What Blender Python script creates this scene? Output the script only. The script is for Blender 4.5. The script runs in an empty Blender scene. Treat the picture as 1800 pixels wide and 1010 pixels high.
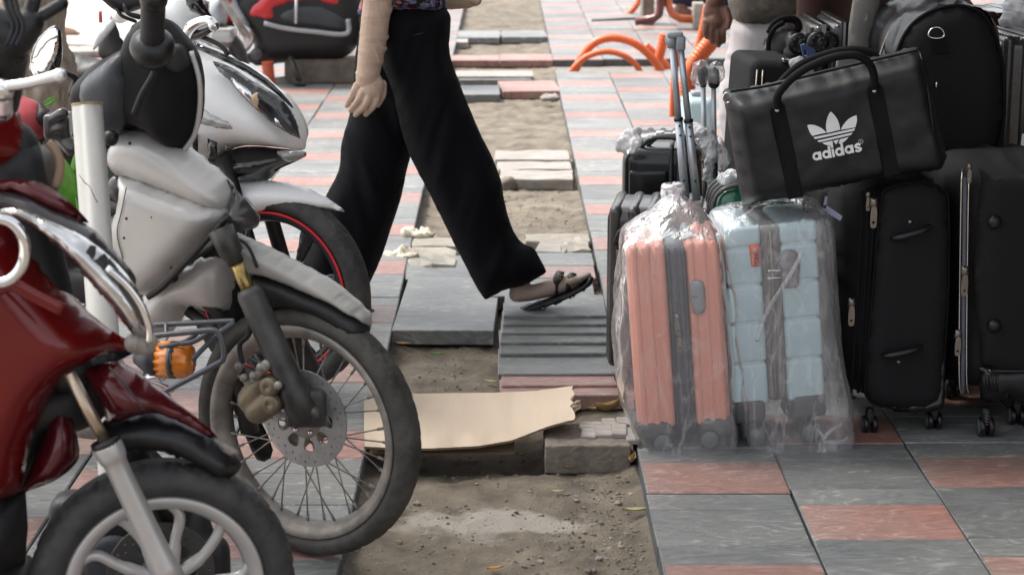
import bpy, bmesh, math, random
import numpy as np
from mathutils import Vector, Matrix, noise
from mathutils.geometry import delaunay_2d_cdt
random.seed(7)
R = math.radians
sc = bpy.context.scene
col = sc.collection

# ------------------------------------------------------------------ camera
CAM_H, FPX = 1.6, 3450.0
PITCH, YAW = math.atan(805/FPX), math.atan(15/FPX)
cam_d = bpy.data.cameras.new('camera')
cam_d.lens = 36*FPX/1800; cam_d.sensor_width = 36
cam_d.clip_start = 0.05; cam_d.clip_end = 400
cam_d.dof.use_dof = True; cam_d.dof.focus_distance = 5.25; cam_d.dof.aperture_fstop = 6.0
cam = bpy.data.objects.new('camera', cam_d); col.objects.link(cam)
cam.location = (0, 0, CAM_H); cam.rotation_euler = (math.pi/2-PITCH, 0, -YAW)
sc.camera = cam

# ------------------------------------------------------------------ sky, sun, exposure
SUN_EL, SUN_AZ = R(58), R(-62)          # azimuth from +Y, negative = towards the road on the left
w = bpy.data.worlds.new('World'); sc.world = w; w.use_nodes = True
nt = w.node_tree; bg = nt.nodes['Background']
sky = nt.nodes.new('ShaderNodeTexSky'); sky.sky_type = 'NISHITA'; sky.sun_disc = False
sky.sun_elevation = SUN_EL; sky.sun_rotation = SUN_AZ
sky.air_density = 1.0; sky.dust_density = 4.0
hs = nt.nodes.new('ShaderNodeHueSaturation'); hs.inputs['Saturation'].default_value = 0.22
nt.links.new(sky.outputs[0], hs.inputs['Color']); nt.links.new(hs.outputs[0], bg.inputs['Color'])
bg.inputs['Strength'].default_value = 0.15
sd = bpy.data.lights.new('sun', 'SUN'); sd.energy = 2.2; sd.angle = R(12); sd.color = (1, .955, .89)
so = bpy.data.objects.new('sun', sd); col.objects.link(so)
_d = Vector((math.sin(SUN_AZ)*math.cos(SUN_EL), math.cos(SUN_AZ)*math.cos(SUN_EL), math.sin(SUN_EL)))
so.rotation_euler = _d.to_track_quat('Z', 'Y').to_euler(); so.location = (-4, 4, 12)
vs = sc.view_settings
vs.view_transform = 'Standard'; vs.look = 'None'; vs.exposure = 1.22; vs.gamma = 1
try: vs.use_curve_mapping = False
except Exception: pass

# ------------------------------------------------------------------ picking places
def ray(px, py):
    x, y = (px-900)/FPX, (505-py)/FPX
    return cam.rotation_euler.to_matrix() @ Vector((x, y, -1))
def G(px, py, z=0.0):
    d = ray(px, py); return Vector((0, 0, CAM_H)) + d*((z-CAM_H)/d.z)
def V(px, py, Y):
    d = ray(px, py); return Vector((0, 0, CAM_H)) + d*(Y/d.y)

class Frame:
    """an upright working plane: origin o, u to the right (turned by yaw towards the viewer), v up, w out of the plane"""
    def __init__(s, o, yaw=0, roll=0, pitch=0):
        a = R(yaw)
        m = Matrix.Rotation(-a, 3, 'Z') @ Matrix.Rotation(R(pitch), 3, 'X') @ Matrix.Rotation(R(roll), 3, 'Y')
        s.o = Vector(o); s.u = m @ Vector((1, 0, 0)); s.v = m @ Vector((0, 0, 1)); s.n = m @ Vector((0, -1, 0))
    def p(s, u, v, w=0): return s.o + s.u*u + s.v*v + s.n*w
    def px(s, x, y, w=0):
        d = ray(x, y); c = Vector((0, 0, CAM_H)); q = s.o + s.n*w
        t = (q-c).dot(s.n)/d.dot(s.n); h = c + d*t - q
        return (h.dot(s.u), h.dot(s.v))
    def pts(s, L, w=0): return [s.px(x, y, w) for x, y in L]
    def at(s, x, y, w=0):
        a = s.px(x, y, w); return s.p(a[0], a[1], w)

# ------------------------------------------------------------------ materials
MATS = {}
def mat(name, c, rough=.5, metal=0, var=.12, scale=6, bump=0., bscale=40, stretch=(1, 1, 1), coat=0., spec=.5,
        alpha=1., trans=0., c2=None, sheen=0., detail=4, rnd=0., rot=(0, 0, 0)):
    if name in MATS: return MATS[name]
    m = bpy.data.materials.new(name); m.use_nodes = True; n = m.node_tree.nodes; l = m.node_tree.links
    b = n['Principled BSDF']
    tc = n.new('ShaderNodeTexCoord'); mp = n.new('ShaderNodeMapping'); mp.inputs['Scale'].default_value = stretch; mp.inputs['Rotation'].default_value = rot
    l.new(tc.outputs['Object'], mp.inputs['Vector'])
    no = n.new('ShaderNodeTexNoise'); no.inputs['Scale'].default_value = scale; no.inputs['Detail'].default_value = detail
    no.inputs['Roughness'].default_value = .6
    l.new(mp.outputs[0], no.inputs['Vector'])
    mr = n.new('ShaderNodeMapRange'); mr.inputs['From Min'].default_value = .3; mr.inputs['From Max'].default_value = .7
    l.new(no.outputs['Fac'], mr.inputs['Value'])
    mx = n.new('ShaderNodeMix'); mx.data_type = 'RGBA'
    a = tuple(max(0, x*(1-var)) for x in c)+(1,); d = tuple(min(1, x*(1+var)) for x in (c2 or c))+(1,)
    mx.inputs[6].default_value = a; mx.inputs[7].default_value = d; l.new(mr.outputs[0], mx.inputs[0])
    out = mx.outputs[2]
    if rnd:
        oi = n.new('ShaderNodeObjectInfo'); r2 = n.new('ShaderNodeMapRange')
        r2.inputs['To Min'].default_value = 1-rnd; r2.inputs['To Max'].default_value = 1+rnd
        l.new(oi.outputs['Random'], r2.inputs['Value'])
        hv = n.new('ShaderNodeHueSaturation'); l.new(r2.outputs[0], hv.inputs['Value']); l.new(out, hv.inputs['Color']); out = hv.outputs[0]
    l.new(out, b.inputs['Base Color'])
    b.inputs['Roughness'].default_value = rough; b.inputs['Metallic'].default_value = metal
    rr = n.new('ShaderNodeMapRange'); rr.inputs['To Min'].default_value = max(0.02, rough*.8); rr.inputs['To Max'].default_value = min(1, rough*1.25)
    l.new(no.outputs['Fac'], rr.inputs['Value']); l.new(rr.outputs[0], b.inputs['Roughness'])
    b.inputs['Specular IOR Level'].default_value = spec; b.inputs['Coat Weight'].default_value = coat; b.inputs['Coat Roughness'].default_value = .06
    if sheen: b.inputs['Sheen Weight'].default_value = sheen
    if alpha < 1: b.inputs['Alpha'].default_value = alpha
    if trans: b.inputs['Transmission Weight'].default_value = trans
    if bump:
        n2 = n.new('ShaderNodeTexNoise'); n2.inputs['Scale'].default_value = bscale; n2.inputs['Detail'].default_value = 5
        l.new(mp.outputs[0], n2.inputs['Vector'])
        bp = n.new('ShaderNodeBump'); bp.inputs['Strength'].default_value = min(1, bump); bp.inputs['Distance'].default_value = .004
        l.new(n2.outputs['Fac'], bp.inputs['Height']); l.new(bp.outputs[0], b.inputs['Normal'])
    m['tc'] = 1
    MATS[name] = m; return m

def slate(name, c, cl):
    """stone paver with raked wavy grain and pale scuffs"""
    m = bpy.data.materials.new(name); m.use_nodes = True; n = m.node_tree.nodes; l = m.node_tree.links
    b = n['Principled BSDF']
    ge = n.new('ShaderNodeNewGeometry'); oi = n.new('ShaderNodeObjectInfo')
    ad = n.new('ShaderNodeVectorMath'); ad.operation = 'MULTIPLY_ADD'; ad.inputs[1].default_value = (1, 1, 1)
    cb = n.new('ShaderNodeCombineXYZ'); mu = n.new('ShaderNodeMath'); mu.operation = 'MULTIPLY'; mu.inputs[1].default_value = 9
    l.new(oi.outputs['Random'], mu.inputs[0]); l.new(mu.outputs[0], cb.inputs[2])
    l.new(ge.outputs['Position'], ad.inputs[0]); l.new(cb.outputs[0], ad.inputs[2])
    mp = n.new('ShaderNodeMapping'); mp.inputs['Scale'].default_value = (.85, 1.9, 1); mp.inputs['Rotation'].default_value = (0, 0, .12)
    l.new(ad.outputs[0], mp.inputs['Vector'])
    wv = n.new('ShaderNodeTexNoise'); wv.inputs['Scale'].default_value = 9; wv.inputs['Detail'].default_value = 7; wv.inputs['Distortion'].default_value = 3.4
    wv.inputs['Roughness'].default_value = .62
    l.new(mp.outputs[0], wv.inputs['Vector'])
    big = n.new('ShaderNodeTexNoise'); big.inputs['Scale'].default_value = 3.4; big.inputs['Detail'].default_value = 4; l.new(ad.outputs[0], big.inputs['Vector'])
    fine = n.new('ShaderNodeTexNoise'); fine.inputs['Scale'].default_value = 160; fine.inputs['Detail'].default_value = 3; l.new(ge.outputs['Position'], fine.inputs['Vector'])
    r1 = n.new('ShaderNodeMapRange'); r1.inputs['From Min'].default_value = .32; r1.inputs['From Max'].default_value = .68; l.new(wv.outputs['Fac'], r1.inputs['Value'])
    mx = n.new('ShaderNodeMix'); mx.data_type = 'RGBA'; l.new(r1.outputs[0], mx.inputs[0])
    mx.inputs[6].default_value = tuple(x*.62 for x in c)+(1,); mx.inputs[7].default_value = tuple(x*1.42 for x in c)+(1,)
    # thin pale veins
    r2 = n.new('ShaderNodeMapRange'); r2.inputs['From Min'].default_value = .56; r2.inputs['From Max'].default_value = .64; l.new(wv.outputs['Fac'], r2.inputs['Value'])
    m2 = n.new('ShaderNodeMath'); m2.operation = 'MULTIPLY'
    r3 = n.new('ShaderNodeMapRange'); r3.inputs['From Min'].default_value = .40; r3.inputs['From Max'].default_value = .66; l.new(big.outputs['Fac'], r3.inputs['Value'])
    l.new(r2.outputs[0], m2.inputs[0]); l.new(r3.outputs[0], m2.inputs[1])
    mx2 = n.new('ShaderNodeMix'); mx2.data_type = 'RGBA'; l.new(m2.outputs[0], mx2.inputs[0]); l.new(mx.outputs[2], mx2.inputs[6]); mx2.inputs[7].default_value = cl+(1,)
    # dusty film
    r4 = n.new('ShaderNodeMapRange'); r4.inputs['From Min'].default_value = .35; r4.inputs['From Max'].default_value = .75; r4.inputs['To Min'].default_value = .10; r4.inputs['To Max'].default_value = .5; l.new(big.outputs['Fac'], r4.inputs['Value'])
    mx3 = n.new('ShaderNodeMix'); mx3.data_type = 'RGBA'; l.new(r4.outputs[0], mx3.inputs[0]); l.new(mx2.outputs[2], mx3.inputs[6]); mx3.inputs[7].default_value = (.30, .285, .26, 1)
    hv = n.new('ShaderNodeHueSaturation'); rr = n.new('ShaderNodeMapRange'); rr.inputs['To Min'].default_value = .84; rr.inputs['To Max'].default_value = 1.16
    l.new(oi.outputs['Random'], rr.inputs['Value']); l.new(rr.outputs[0], hv.inputs['Value']); l.new(mx3.outputs[2], hv.inputs['Color'])
    fm = n.new('ShaderNodeMapRange'); fm.inputs['To Min'].default_value = .86; fm.inputs['To Max'].default_value = 1.14; l.new(fine.outputs['Fac'], fm.inputs['Value'])
    hv2 = n.new('ShaderNodeHueSaturation'); l.new(fm.outputs[0], hv2.inputs['Value']); l.new(hv.outputs[0], hv2.inputs['Color'])
    l.new(hv2.outputs[0], b.inputs['Base Color'])
    b.inputs['Roughness'].default_value = .46; b.inputs['Specular IOR Level'].default_value = .75
    bp = n.new('ShaderNodeBump'); bp.inputs['Strength'].default_value = .8; bp.inputs['Distance'].default_value = .005
    s = n.new('ShaderNodeMath'); s.operation = 'MULTIPLY_ADD'; s.inputs[1].default_value = .25; l.new(fine.outputs['Fac'], s.inputs[0]); l.new(wv.outputs['Fac'], s.inputs[2])
    l.new(s.outputs[0], bp.inputs['Height']); l.new(bp.outputs[0], b.inputs['Normal'])
    MATS[name] = m; return m

# ------------------------------------------------------------------ objects
def mesh_of(verts, faces, smooth=True, mi=None):
    me = bpy.data.meshes.new('m'); me.from_pydata([tuple(v) for v in verts], [], faces)
    if smooth: me.polygons.foreach_set('use_smooth', [True]*len(me.polygons))
    if mi: me.polygons.foreach_set('material_index', mi)
    me.update(); return me
def root_inv(o):
    while o.parent: o = o.parent
    return Matrix.LocRotScale(o.location, o.rotation_euler, o.scale).inverted()
def part(name, me, m, parent=None, label=None, kind=None, sharp=None):
    me.name = name
    for x in (m if isinstance(m, (list, tuple)) else [m]): me.materials.append(x)
    o = bpy.data.objects.new(name, me); col.objects.link(o)
    if parent is not None:
        me.transform(root_inv(parent)); o.parent = parent
    if sharp: me.set_sharp_from_angle(angle=R(sharp))
    if label: o['label'] = label
    if kind: o['kind'] = kind
    return o
def thing(name, label, cat, loc, group=None):
    o = bpy.data.objects.new(name, None); col.objects.link(o); o.location = Vector(loc); o.empty_display_size = .1
    o['label'] = label; o['category'] = cat; o['kind'] = 'thing'
    if group: o['group'] = group
    return o
def solo(name, me, m, label, cat, group=None, sharp=None, origin=None):
    """a thing that is one mesh, its origin put at its base"""
    vs_ = np.empty(len(me.vertices)*3); me.vertices.foreach_get('co', vs_); vs_ = vs_.reshape(-1, 3)
    c = Vector(origin) if origin is not None else Vector(((vs_[:, 0].min()+vs_[:, 0].max())/2, (vs_[:, 1].min()+vs_[:, 1].max())/2, vs_[:, 2].min()))
    me.transform(Matrix.Translation(-c))
    o = part(name, me, m, sharp=sharp); o.location = c; o['label'] = label; o['category'] = cat; o['kind'] = 'thing'
    if group: o['group'] = group
    return o
def join(*ms):
    bm = bmesh.new()
    for m in ms: bm.from_mesh(m)
    me = bpy.data.meshes.new('j'); bm.to_mesh(me); bm.free(); return me
def spline(P, n=6, closed=False):
    P = [Vector(p) for p in P]; out = []; N = len(P)
    for i in range(N if closed else N-1):
        a, b, c, d = (P[(i-1) % N] if closed or i > 0 else P[0]*2-P[1]), P[i], P[(i+1) % N], (P[(i+2) % N] if closed or i+2 < N else P[-1]*2-P[-2])
        for k in range(n):
            t = k/n
            out.append(.5*((2*b)+(c-a)*t+(2*a-5*b+4*c-d)*t*t+(3*b-3*c+d-a)*t**3))
    if not closed: out.append(P[-1])
    return out
def tube(P, r, seg=12, closed=False, cap=True, sq=1.0):
    """a round bar along P; r is a number or a list; sq flattens it sideways"""
    P = [Vector(p) for p in P]; N = len(P)
    rr = r if isinstance(r, (list, tuple)) else [r]*N
    vs_, fs = [], []; nrm = None
    for i in range(N):
        a = P[(i-1) % N] if (closed or i > 0) else P[i]; b = P[(i+1) % N] if (closed or i < N-1) else P[i]
        t = (b-a).normalized()
        if nrm is None:
            nrm = t.cross(Vector((0, 0, 1)));  nrm = t.cross(Vector((1, 0, 0))) if nrm.length < .2 else nrm
        nrm = (nrm - t*nrm.dot(t)).normalized(); bi = t.cross(nrm)
        for k in range(seg):
            an = 2*math.pi*k/seg; vs_.append(P[i]+(nrm*math.cos(an)*sq+bi*math.sin(an))*rr[i])
    for i in range(N if closed else N-1):
        for k in range(seg):
            a = i*seg+k; b = i*seg+(k+1) % seg; j = ((i+1) % N)*seg
            fs.append((a, j+k, j+(k+1) % seg, b))
    if cap and not closed:
        fs.append(tuple(range(seg))); fs.append(tuple(reversed(range((N-1)*seg, N*seg))))
    return mesh_of(vs_, fs)
def rbox(F, u0, u1, v0, v1, w0, w1, r=.02, seg=3, taper=None):
    """a box with rounded edges in the axes of frame F"""
    bm = bmesh.new(); bmesh.ops.create_cube(bm, size=1)
    for v in bm.verts: v.co = Vector(((u0+u1)/2+v.co.x*(u1-u0), (v0+v1)/2+v.co.y*(v1-v0), (w0+w1)/2+v.co.z*(w1-w0)))
    r = min(r, .49*min(u1-u0, v1-v0, w1-w0))
    if r > 0: bmesh.ops.bevel(bm, geom=bm.edges[:], offset=r, segments=seg, profile=.5, affect='EDGES')
    for v in bm.verts:
        c = v.co
        if taper: c = Vector(taper(c.x, c.y, c.z))
        v.co = F.p(c.x, c.y, c.z)
    bmesh.ops.recalc_face_normals(bm, faces=bm.faces)
    me = bpy.data.meshes.new('b'); bm.to_mesh(me); bm.free()
    me.polygons.foreach_set('use_smooth', [True]*len(me.polygons)); me.set_sharp_from_angle(angle=R(50)); return me
def lathe(F, cu, cv, prof, seg=48, closed=True, w0=0, groove=None, axis=None):
    """profile (radius, w) turned about the w axis of F through (cu, cv)"""
    vs_, fs = [], []; n = len(prof)
    for i in range(seg):
        a = 2*math.pi*i/seg
        for j, (r, w_) in enumerate(prof):
            q = r+(groove(a, j, r, w_) if groove else 0)
            vs_.append(F.p(cu+q*math.cos(a), cv+q*math.sin(a), w0+w_))
    for i in range(seg):
        k = (i+1) % seg
        for j in range(n if closed else n-1):
            j2 = (j+1) % n; fs.append((i*n+j, i*n+j2, k*n+j2, k*n+j))
    return mesh_of(vs_, fs)
def inside(p, poly):
    x, y = p; c = False; j = len(poly)-1
    for i in range(len(poly)):
        a, b = poly[i], poly[j]
        if (a[1] > y) != (b[1] > y) and x < (b[0]-a[0])*(y-a[1])/(b[1]-a[1])+a[0]: c = not c
        j = i
    return c
def smooth_outline(L, n=4, keep=()):
    """round a traced outline; indices in keep stay sharp"""
    L = [Vector((a[0], a[1], 0)) for a in L]; N = len(L); out = []
    for i in range(N):
        b, c = L[i], L[(i+1) % N]
        a = b*2-c if i in keep else L[i-1]; d = c*2-b if (i+1) % N in keep else L[(i+2) % N]
        for k in range(n):
            t = k/n; q = .5*((2*b)+(c-a)*t+(2*a-5*b+4*c-d)*t*t+(3*b-3*c+d-a)*t**3); out.append((q.x, q.y))
    return out
def tri_fill(outer, holes=(), res=None):
    pts = [Vector(p) for p in outer]; loops = [list(range(len(outer)))]
    for h in holes:
        s = len(pts); pts += [Vector(p) for p in h]; loops.append(list(range(s, len(pts))))
    edges = [(lp[i], lp[(i+1) % len(lp)]) for lp in loops for i in range(len(lp))]
    if res:
        xs = [p[0] for p in outer]; ys = [p[1] for p in outer]
        ar = np.array(outer); x = min(xs)+res*.5; row = 0
        while x < max(xs):
            y = min(ys)+res*(.5 if row % 2 else .1)
            while y < max(ys):
                if inside((x, y), outer) and np.min(np.hypot(ar[:, 0]-x, ar[:, 1]-y)) > res*.45 and not any(inside((x, y), h) for h in holes): pts.append(Vector((x, y)))
                y += res
            x += res*.87; row += 1
    o = delaunay_2d_cdt(pts, edges, [], 0, 1e-6)
    vv, ff = o[0], o[2]
    F_ = [tuple(f) for f in ff if inside(((vv[f[0]].x+vv[f[1]].x+vv[f[2]].x)/3, (vv[f[0]].y+vv[f[1]].y+vv[f[2]].y)/3), outer)
          and not any(inside(((vv[f[0]].x+vv[f[1]].x+vv[f[2]].x)/3, (vv[f[0]].y+vv[f[1]].y+vv[f[2]].y)/3), h) for h in holes)]
    return [(v.x, v.y) for v in vv], F_
def segdist(P, outer):
    A = np.array(outer); B = np.roll(A, -1, 0); P = np.array(P)
    D = np.full(len(P), 1e9)
    for a, b in zip(A, B):
        ab = b-a; L = max(1e-12, ab@ab); t = np.clip(((P-a)@ab)/L, 0, 1); q = a+t[:, None]*ab
        D = np.minimum(D, np.hypot(*(P-q).T))
    return D
def inflate(F, outer, T, E=None, w0=0, res=.014, back=1.0, bend=None, power=2.0, fold=None):
    """a solid grown from an outline: thickness T, rounded over the distance E from its rim"""
    outer = [tuple(p[:2]) for p in outer]
    # resample the rim
    o2 = []
    for i in range(len(outer)):
        a, b = Vector(outer[i]), Vector(outer[(i+1) % len(outer)]); k = max(1, int((b-a).length/(res*1.1)))
        for j in range(k): o2.append(tuple(a.lerp(b, j/k)))
    P, Fc = tri_fill(o2, res=res)
    D = segdist(P, o2); E = E or T/2
    h = T/2*np.power(np.clip(1-np.power(1-np.clip(D/E, 0, 1), power), 0, 1), 1/power)
    rim = D < 1e-5
    nb = np.array([(a, b) for f in Fc for a, b in ((f[0], f[1]), (f[1], f[2]), (f[2], f[0]))])
    if power < 3.5 and len(nb):
        for _ in range(5):                      # even out the crown without moving the outline
            acc = np.zeros(len(P)); cnt = np.zeros(len(P))
            np.add.at(acc, nb[:, 0], h[nb[:, 1]]); np.add.at(acc, nb[:, 1], h[nb[:, 0]]); np.add.at(cnt, nb[:, 0], 1); np.add.at(cnt, nb[:, 1], 1)
            h = np.where(rim, h, .5*h+.5*acc/np.maximum(cnt, 1))
    vs_, idb = [], []
    for i, (x, y) in enumerate(P):
        b_ = bend(x, y) if bend else 0
        f_ = fold(x, y) if fold and not rim[i] else 0
        vs_.append(F.p(x, y, w0+b_+h[i]+f_*min(1, D[i]/E)))
    for i, (x, y) in enumerate(P):
        if rim[i]: idb.append(i)
        else:
            b_ = bend(x, y) if bend else 0
            idb.append(len(vs_)); vs_.append(F.p(x, y, w0+b_-h[i]*back))
    fs = []
    for a, b, c in Fc:
        fs.append((a, b, c)); fs.append((idb[c], idb[b], idb[a]))
    me = mesh_of(vs_, fs)
    bm = bmesh.new(); bm.from_mesh(me); bmesh.ops.recalc_face_normals(bm, faces=bm.faces)
    bm.to_mesh(me); bm.free()
    return me
def plate(F, outer, t, w0=0, holes=(), bend=None, res=None):
    """flat sheet with real thickness and real holes"""
    P, Fc = tri_fill(outer, holes, res)
    n = len(P); vs_ = [F.p(x, y, w0+t/2+(bend(x, y) if bend else 0)) for x, y in P]+[F.p(x, y, w0-t/2+(bend(x, y) if bend else 0)) for x, y in P]
    fs = []; ec = {}
    for f in Fc:
        fs.append(f); fs.append(tuple(i+n for i in reversed(f)))
        for i in range(3):
            e = (f[i], f[(i+1) % 3]); ec[e] = 1
    for (a, b) in list(ec):
        if (b, a) not in ec: fs.append((b, a, a+n, b+n))
    me = mesh_of(vs_, fs, smooth=False)
    bm = bmesh.new(); bm.from_mesh(me); bmesh.ops.recalc_face_normals(bm, faces=bm.faces); bm.to_mesh(me); bm.free()
    return me
def circ(cu, cv, r, n=20, sx=1., sy=1., rot=0.):
    return [(cu+r*sx*math.cos(2*math.pi*i/n)*math.cos(rot)-r*sy*math.sin(2*math.pi*i/n)*math.sin(rot),
             cv+r*sx*math.cos(2*math.pi*i/n)*math.sin(rot)+r*sy*math.sin(2*math.pi*i/n)*math.cos(rot)) for i in range(n)]
def blob(c, rx, ry=None, rz=None, seg=16, Fm=None):
    bm = bmesh.new(); bmesh.ops.create_uvsphere(bm, u_segments=seg, v_segments=max(6, seg//2), radius=1)
    ry = ry or rx; rz = rz or rx
    for v in bm.verts:
        q = Vector((v.co.x*rx, v.co.y*ry, v.co.z*rz)); v.co = Vector(c)+(Fm.u*q.x-Fm.n*q.y+Fm.v*q.z if Fm else q)
    me = bpy.data.meshes.new('s'); bm.to_mesh(me); bm.free(); me.polygons.foreach_set('use_smooth', [True]*len(me.polygons)); return me
def fuse(me, voxel=.006, it=4):
    """melt overlapping closed shapes into one continuous skin"""
    o = bpy.data.objects.new('tmp', me); col.objects.link(o)
    m = o.modifiers.new('r', 'REMESH'); m.mode = 'VOXEL'; m.voxel_size = voxel; m.use_smooth_shade = True
    s = o.modifiers.new('s', 'SMOOTH'); s.iterations = it; s.factor = .5
    dg = bpy.context.evaluated_depsgraph_get(); ev = o.evaluated_get(dg); out = bpy.data.meshes.new_from_object(ev)
    bpy.data.objects.remove(o); out.polygons.foreach_set('use_smooth', [True]*len(out.polygons)); return out
def limb(P, r, n=5, seg=14, sq=1.0):
    """tapered limb with round ends"""
    Q = spline(P, n); m = len(P); rs = []
    for i in range(len(Q)):
        t = i/(len(Q)-1)*(m-1); k = min(int(t), m-2); f = t-k; rs.append(r[k]*(1-f)+r[k+1]*f)
    return join(tube(Q, rs, seg, sq=sq), blob(Q[0], rs[0]*.98), blob(Q[-1], rs[-1]*.98))
def wobble(me, amp, scale, seed=0, stretch=(1, 1, 1)):
    me.update(); N_ = [v.normal.copy() for v in me.vertices]
    for v, nn in zip(me.vertices, N_):
        q = Vector((v.co.x*stretch[0], v.co.y*stretch[1], v.co.z*stretch[2]))*scale+Vector((seed*7.3, 0, 0))
        v.co += nn*amp*noise.fractal(q, .6, 2.1, 3)
    me.update(); return me
def copy_of(o, loc=None, parent=None):
    c = o.copy(); col.objects.link(c)
    if loc is not None: c.location = loc
    if parent is not None: c.parent = parent
    for ch in [x for x in o.children]:
        copy_of(ch, None, c)
    return c
# ------------------------------------------------------------------ the materials of the place
grey_stone = slate('grey_stone', (.122, .132, .138), (.40, .395, .38))
pink_stone = slate('pink_stone', (.275, .122, .100), (.50, .35, .30))
dark_side = mat('stone_edge', (.085, .09, .095), .9, var=.3, scale=20, bump=.5)
concrete = mat('concrete', (.17, .145, .12), .9, var=.35, scale=14, bump=1, bscale=90)
pale_concrete = mat('pale_concrete', (.30, .275, .235), .9, var=.25, scale=10, bump=.8, bscale=60)
pale_stone = mat('pale_stone', (.29, .265, .245), .85, var=.3, scale=12, bump=.6, bscale=60, stretch=(1, 3, 1))
black_plastic = mat('black_plastic', (.008, .008, .0095), .36, var=.2, bump=.15, bscale=300)
matte_plastic = mat('matte_black_plastic', (.011, .0115, .013), .55, var=.25, bump=.25, bscale=250)
grey_plastic = mat('dark_grey_plastic', (.036, .040, .047), .40, var=.2, scale=5, bump=.15, bscale=200)
gloss_black = mat('gloss_black', (.010, .010, .012), .08, coat=.8)
rubber = mat('dusty_rubber', (.040, .037, .034), .72, var=.35, scale=9, bump=.35, bscale=120, c2=(.07, .065, .058))
clean_rubber = mat('tyre_rubber', (.022, .022, .024), .6, var=.3, scale=12, bump=.3, bscale=120, c2=(.045, .044, .043))
alloy = mat('dull_alloy', (.50, .50, .50), .38, .85, var=.12, scale=10, bump=.1)
cast_alloy = mat('cast_alloy_paint', (.46, .45, .44), .35, .45, var=.1, scale=10)
dusty_steel = mat('dusty_steel', (.24, .225, .205), .55, .45, var=.3, scale=14, bump=.3, c2=(.33, .30, .27))
rotor_steel = mat('rotor_steel', (.36, .36, .36), .42, .7, var=.15, scale=20)
fork_black = mat('greasy_fork_paint', (.018, .0175, .017), .40, .2, var=.4, scale=10, bump=.2, c2=(.055, .052, .048))
chrome = mat('chrome', (.78, .78, .80), .10, 1, var=.03)
gold_tube = mat('gold_fork_tube', (.34, .24, .09), .3, .9, var=.3, scale=40)
caliper_tan = mat('caliper_tan_metal', (.20, .165, .115), .45, .5, var=.3, scale=14, bump=.3)
silver_paint = mat('silver_paint', (.50, .49, .475), .35, .2, var=.07, scale=5, coat=.35, spec=.5, c2=(.51, .485, .455), bump=.12, bscale=25)
fender_silver = mat('fender_silver_paint', (.33, .325, .31), .42, .15, var=.10, scale=8, coat=.1, c2=(.34, .32, .29))
white_paint = mat('white_gloss_paint', (.84, .84, .84), .35, 0, var=.02, coat=.35)
red_paint = mat('dark_red_metallic_paint', (.125, .0025, .003), .25, .1, var=.15, scale=3, coat=.45, spec=.35)
maroon_paint = mat('maroon_metallic_paint', (.085, .006, .010), .25, .3, var=.15, scale=3, coat=.5)
bright_red = mat('bright_red_plastic', (.52, .012, .016), .3, 0, var=.1, coat=.5)
lens_dark = mat('smoked_lens', (.012, .0125, .015), .06, coat=.5, var=.5, scale=12, c2=(.035, .035, .04))
reflector = mat('reflector_chrome', (.82, .82, .84), .12, 1, var=.15, scale=30, bump=.5, bscale=60)
amber = mat('amber_lens', (.75, .22, .02), .2, 0, var=.25, scale=20, coat=.7)
pvc = mat('white_pvc', (.44, .43, .415), .4, var=.06, scale=6, c2=(.47, .455, .42))
bark = mat('tree_bark', (.21, .165, .12), .95, var=.5, scale=22, bump=1, bscale=60, stretch=(1, 1, .35), c2=(.30, .25, .20))
leaf_green = mat('green_leaf', (.07, .22, .015), .45, var=.3, scale=30)
dry_leaf = mat('dry_leaf', (.30, .19, .07), .7, var=.4, scale=30)
pale_leaf = mat('pale_leaf', (.42, .40, .20), .7, var=.3, scale=30)
black_cloth = mat('black_trouser_cloth', (.0030, .0031, .0052), .8, var=.4, scale=4, sheen=.025, bump=.2, bscale=500, spec=.16)
glove_cloth = mat('beige_sun_glove_cloth', (.54, .385, .295), .85, var=.12, scale=30, bump=1, bscale=24, stretch=(.45, .45, 2.2), rot=(0, -.75, 0), sheen=.1)
skin = mat('skin', (.50, .30, .215), .5, var=.1, scale=12)
brown_skin = mat('brown_skin', (.20, .098, .068), .5, var=.22, scale=26, bump=.5, bscale=70)
stocking = mat('stocking_skin', (.36, .27, .225), .6, var=.12, scale=18)
sandal_black = mat('sandal_black', (.012, .012, .014), .5, var=.3)
sole_grey = mat('sandal_sole', (.10, .095, .09), .7, var=.2)
gold_stud = mat('gold_stud', (.75, .62, .35), .25, 1)
pale_cotton = mat('pale_trouser_cotton', (.60, .56, .57), .9, var=.07, scale=5, bump=.3, bscale=200)
cardboard = mat('cardboard', (.49, .395, .305), .9, var=.05, scale=4, bump=.16, bscale=18, stretch=(5, .5, 1))
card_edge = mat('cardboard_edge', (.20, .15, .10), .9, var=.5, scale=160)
hose_orange = mat('orange_conduit', (.68, .13, .035), .45, var=.12, scale=8, coat=.1)
maroon_steel = mat('painted_steel', (.13, .035, .03), .35, .1, var=.3, coat=.3)
orange_steel = mat('orange_painted_steel', (.50, .13, .05), .4, .1, var=.2)
coral_shell = mat('coral_abs_shell', (.78, .34, .245), .38, var=.04, scale=5, bump=.2, bscale=350)
blue_shell = mat('ice_blue_abs_shell', (.50, .66, .69), .36, var=.04, scale=5, bump=.2, bscale=350)
zip_tape = mat('zip_tape_grey', (.11, .115, .135), .8, var=.2, scale=60)
zip_taupe = mat('zip_tape_taupe', (.17, .155, .145), .8, var=.2, scale=60)
steel_pull = mat('zip_pull_metal', (.24, .215, .185), .3, .9, var=.2)
caster_grey = mat('caster_grey', (.10, .115, .115), .4, var=.15)
guard_grey = mat('corner_guard_grey', (.075, .078, .08), .5, var=.15)
nylon = mat('black_nylon', (.0085, .0082, .0095), .75, var=.3, bump=.5, bscale=420, spec=.3)
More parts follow.
